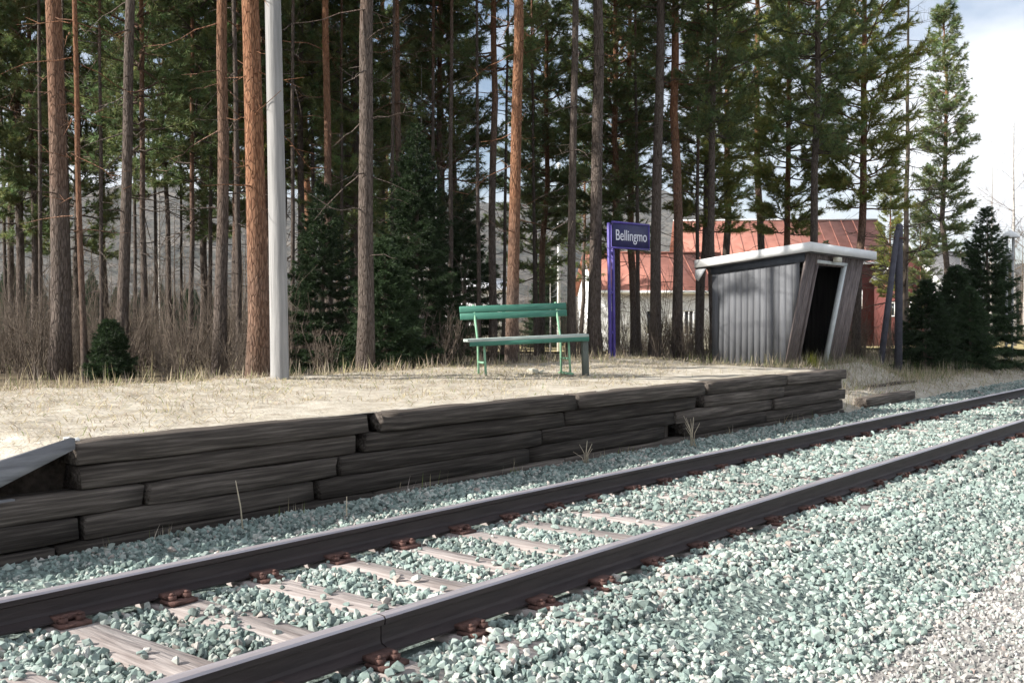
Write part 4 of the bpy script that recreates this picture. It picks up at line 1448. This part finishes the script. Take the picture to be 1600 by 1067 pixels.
# yellow-green tuft growing at the doorway
mb = MB()
n = 130
x = 17.42 + rng.normal(0, .06, n); y = 7.33 + rng.normal(0, .05, n)
add_blades(mb, x, y, ground_z(x, y) - .01, rng.uniform(.12, .34, n), rng.uniform(.006, .011, n), rng.uniform(.05, .5, n), np.array([0.36, 0.36, 0.07]) * rng.uniform(.6, 1.2, (n, 1)))
o = mb.build('grass_tuft', M['straw'])
tag(o, 'yellow green grass tuft at the shelter doorway', 'grass tuft')

# ------------------------------------------------------------------ braced pole and lamp post
M['slate'] = plain('slate_wood', (0.075, 0.075, 0.095), 0.8, 0.25)
x, y = px(1404, 22.5)
z = float(ground_z(x, y))
bpo = empty('braced_pole', (x, y, z), (0, 0, math.atan2(-CT, ST)))
tag(bpo, 'short dark pole with a slanting brace beside the shelter', 'pole')
zt = pz(350, 22.5) - z
MB().tube([(0, 0, -.3), (0, 0, zt - 0.05), (0, 0, zt)], [0.085, 0.078, 0.05], 12).build('shaft', M['slate'], bpo, True)
MB().tube([(-0.50, -0.15, -.2), (-0.06, -0.06, zt - 0.15)], [0.07, 0.06], 10).build('brace', M['slate'], bpo, True)
MB().box(-0.16, 0.10, -0.10, -0.08, zt - .34, zt - .30).build('strap', M['rust'], bpo)

M['galv'] = plain('galvanised', (0.42, 0.43, 0.44), 0.5, 0.1)
x, y = px(1577, 29.0)
z = float(ground_z(x, y))
lp = empty('lamp_post', (x, y, z), (0, 0, math.atan2(-CT, ST)))
tag(lp, 'thin grey lamp post with a white hood beside the track', 'lamp post')
zt = pz(372, 29) - z
for dx in (-0.085, 0.085):
    MB().tube([(dx, 0, -.2), (dx, 0, zt)], 0.035, 8).build('post', M['galv'], lp, True)
for zz in (0.6, 1.5, 2.4, 3.2):
    MB().tube([(-0.08, 0, zz), (0.08, 0, zz)], 0.015, 6).build('rung', M['galv'], lp)
MB().tube([(0, 0, zt + .20), (0, 0, zt + .13), (0, 0, zt + .02), (0, 0, zt)], [0.05, 0.16, 0.26, 0.25], 14).build('lamp_hood', M['white_paint'], lp)
MB().box(-0.09, 0.09, -0.05, 0.05, zt - .62, zt - .42).build('junction_box', M['galv'], lp)

# flagpole behind the bench
x, y = px(873, 42)
z = float(ground_z(x, y))
fp = empty('flagpole', (x, y, z))
tag(fp, 'thin white flagpole far behind the bench', 'flagpole')
zt = pz(262, 42) - z
MB().tube([(0, 0, 0), (0, 0, zt)], [0.075, 0.05], 10).build('shaft', M['white_paint'], fp, True)
MB().tube([(0, 0, zt), (0, 0, zt + .06), (0, 0, zt + .14), (0, 0, zt + .18)], [0.03, .08, .08, .02], 8).build('finial', M['white_paint'], fp, True)

# ------------------------------------------------------------------ houses
M['red_roof'] = mat('red_roof', [(0.3, (0.24, 0.095, 0.07)), (0.7, (0.38, 0.17, 0.13))], scale=1.2, stretch=(1, 1, 1), rough=0.8, bump=0.3)
M['red_wall'] = mat('red_wall', [(0.3, (0.10, 0.032, 0.03)), (0.7, (0.16, 0.055, 0.05))], scale=4, stretch=(3, 3, .4), rough=0.85)
M['house_white'] = plain('house_white', (0.74, 0.75, 0.76), 0.7, 0.06, 3)
M['glass'] = plain('window_glass', (0.03, 0.035, 0.04), 0.12, 0.1)


def house(name, label, x0, x1, depth, zbase, zeave, zridge, dp, wallm, roofm, turn=0.0, wins=(), gable=False, boards=True, cat='house'):
    """plain house, long side to the camera unless gable; wins = (u0,u1,z0,z1) on the front"""
    xa, ya = px((x0 + x1) / 2, depth)
    W = (x1 - x0) / 1600 * depth
    t = empty(name, (xa, ya, zbase), (0, 0, math.atan2(-CT, ST) + R(turn)))
    tag(t, label, cat)
    he, hr = zeave - zbase, zridge - zbase
    w2 = W / 2
    ov = 0.35
    if not gable:
        MB().prism([(0, -.3), (dp, -.3), (dp, he), (dp / 2, hr - .05), (0, he)], 0, -w2, w2).build('wall', wallm, t)
        for s_, (ya_, yb_) in ((-1, (-ov, dp / 2)), (1, (dp + ov, dp / 2))):
            sl = (hr - he) / (dp / 2)
            z_a = he - ov * sl
            mb = MB()
            v = [(x_, y_, z_) for x_ in (-w2 - .3, w2 + .3) for (y_, z_) in ((ya_, z_a), (yb_, hr), (yb_, hr + .12), (ya_, z_a + .12))]
            mb.add(v, [(0, 1, 2, 3), (7, 6, 5, 4), (0, 4, 5, 1), (1, 5, 6, 2), (2, 6, 7, 3), (3, 7, 4, 0)])
            rf = mb.build('roof', roofm, t)
            if s_ < 0:
                ln = math.hypot(yb_ - ya_, hr - z_a)
                MB().box(-w2 - .32, w2 + .32, ya_ - .04, ya_ - .001, z_a - .05, z_a + .13).build('eave_board', M['white_paint'], rf)
                for i in range(int(W / 0.9)):
                    xx = -w2 - .3 + .45 + i * .9
                    v = [(x_, y_, z_) for x_ in (xx - .03, xx + .03) for (y_, z_) in ((ya_, z_a + .121), (yb_, hr + .121), (yb_, hr + .165), (ya_, z_a + .165))]
                    MB().add(v, [(0, 1, 2, 3), (7, 6, 5, 4), (0, 4, 5, 1), (1, 5, 6, 2), (2, 6, 7, 3), (3, 7, 4, 0)]).build('roof_rib', roofm, rf)
        MB().box(-w2 - .3, w2 + .3, dp / 2 - .12, dp / 2 + .12, hr + .1, hr + .2).build('ridge_cap', M['house_white'] if 'barn' in name else roofm, t)
    else:
        MB().prism([(-w2, -.3), (w2, -.3), (w2, he), (0, hr), (-w2, he)], 1, 0, dp).build('wall', wallm, t)
        for s_ in (-1, 1):
            sl = (hr - he) / w2
            xe = s_ * (w2 + ov); ze = he - ov * sl
            v = [(x_, y_, z_) for y_ in (-.4, dp + .3) for (x_, z_) in ((xe, ze + .01), (0, hr + .01), (0, hr + .14), (xe, ze + .14))]
            rf = MB().add(v, [(0, 1, 2, 3), (7, 6, 5, 4), (0, 4, 5, 1), (1, 5, 6, 2), (2, 6, 7, 3), (3, 7, 4, 0)]).build('roof', roofm, t)
            v = [(x_, y_, z_) for y_ in (-.44, -.402) for (x_, z_) in ((xe, ze - .06), (0, hr - .06), (0, hr + .15), (xe, ze + .15))]
            MB().add(v, [(0, 1, 2, 3), (7, 6, 5, 4), (0, 4, 5, 1), (1, 5, 6, 2), (2, 6, 7, 3), (3, 7, 4, 0)]).build('barge_board', M['white_paint'], rf)
    for (u0, u1, z0, z1) in wins:
        a, b = -w2 + u0 * W, -w2 + u1 * W
        f = MB()
        for q in ((a, b, z0, z0 + .08), (a, b, z1 - .08, z1), (a, a + .08, z0 + .081, z1 - .081), (b - .08, b, z0 + .081, z1 - .081), ((a + b) / 2 - .03, (a + b) / 2 + .03, z0 + .081, z1 - .081)):
            f.box(q[0], q[1], -.05, -.003, q[2] - zbase, q[3] - zbase)
        wi = f.build('window', M['white_paint'], t)
        MB().box(a + .081, b - .081, -.02, -.004, z0 + .081 - zbase, z1 - .081 - zbase).build('pane', M['glass'], wi)
    return t


zg = -0.4
house('white_house', 'white house with a red roof between the name board and the shelter', 935, 1150, 56, zg, pz(452, 56), pz(398, 59), 7, M['house_white'], M['red_roof'], 6,
      wins=((0.06, 0.14, 0.5, 1.9), (0.34, 0.42, 0.5, 1.9), (0.62, 0.70, 0.5, 1.9), (.86, .93, .5, 1.9)))
house('red_barn', 'long red barn with an orange red roof showing over the shelter', 1068, 1390, 76, zg, pz(408, 76), pz(347, 81), 10, M['red_wall'], M['red_roof'], -4,
      wins=((0.1, 0.16, 2.2, 3.6), (0.3, 0.36, 2.2, 3.6), (0.8, 0.86, 2.2, 3.6)), cat='barn')
house('red_outbuilding', 'dark red gabled outbuilding behind the braced pole', 1384, 1442, 70, zg, pz(425, 70), pz(378, 70), 8, M['red_wall'], M['felt'], -12,
      wins=((0.14, 0.36, 1.6, 2.6), (.62, .84, 1.6, 2.6)), gable=True, cat='outbuilding')
house('white_shed', 'low white walled shed glimpsed behind the bench backrest', 690, 790, 66, zg, pz(452, 66), pz(440, 68), 4, M['house_white'], M['house_white'], 0, wins=((.3, .45, .3, 1.4),), cat='shed')
house('grey_house', 'pale house glimpsed past the conifer bushes', 1470, 1560, 95, zg, pz(440, 95), pz(395, 98), 8, M['house_white'], M['felt'], 10, wins=((.2, .35, 1.0, 2.2), (.6, .75, 1.0, 2.2)))

# ------------------------------------------------------------------ haze over the valley
hz = MB().box(-2600, 2600, -2600, 2600, -60, 330).build('haze', None)
tag(hz, 'thin blue haze hanging over the valley', 'haze', kind='stuff')
hm = bpy.data.materials.new('haze')
hm.use_nodes = True
N, L = hm.node_tree.nodes, hm.node_tree.links
for nd in list(N):
    if nd.type != 'OUTPUT_MATERIAL':
        N.remove(nd)
pv = N.new('ShaderNodeVolumePrincipled')
pv.inputs['Color'].default_value = (0.86, 0.91, 1.0, 1)
pv.inputs['Density'].default_value = 0.00012
L.new(pv.outputs[0], N['Material Output'].inputs['Volume'])
hz.data.materials.append(hm)
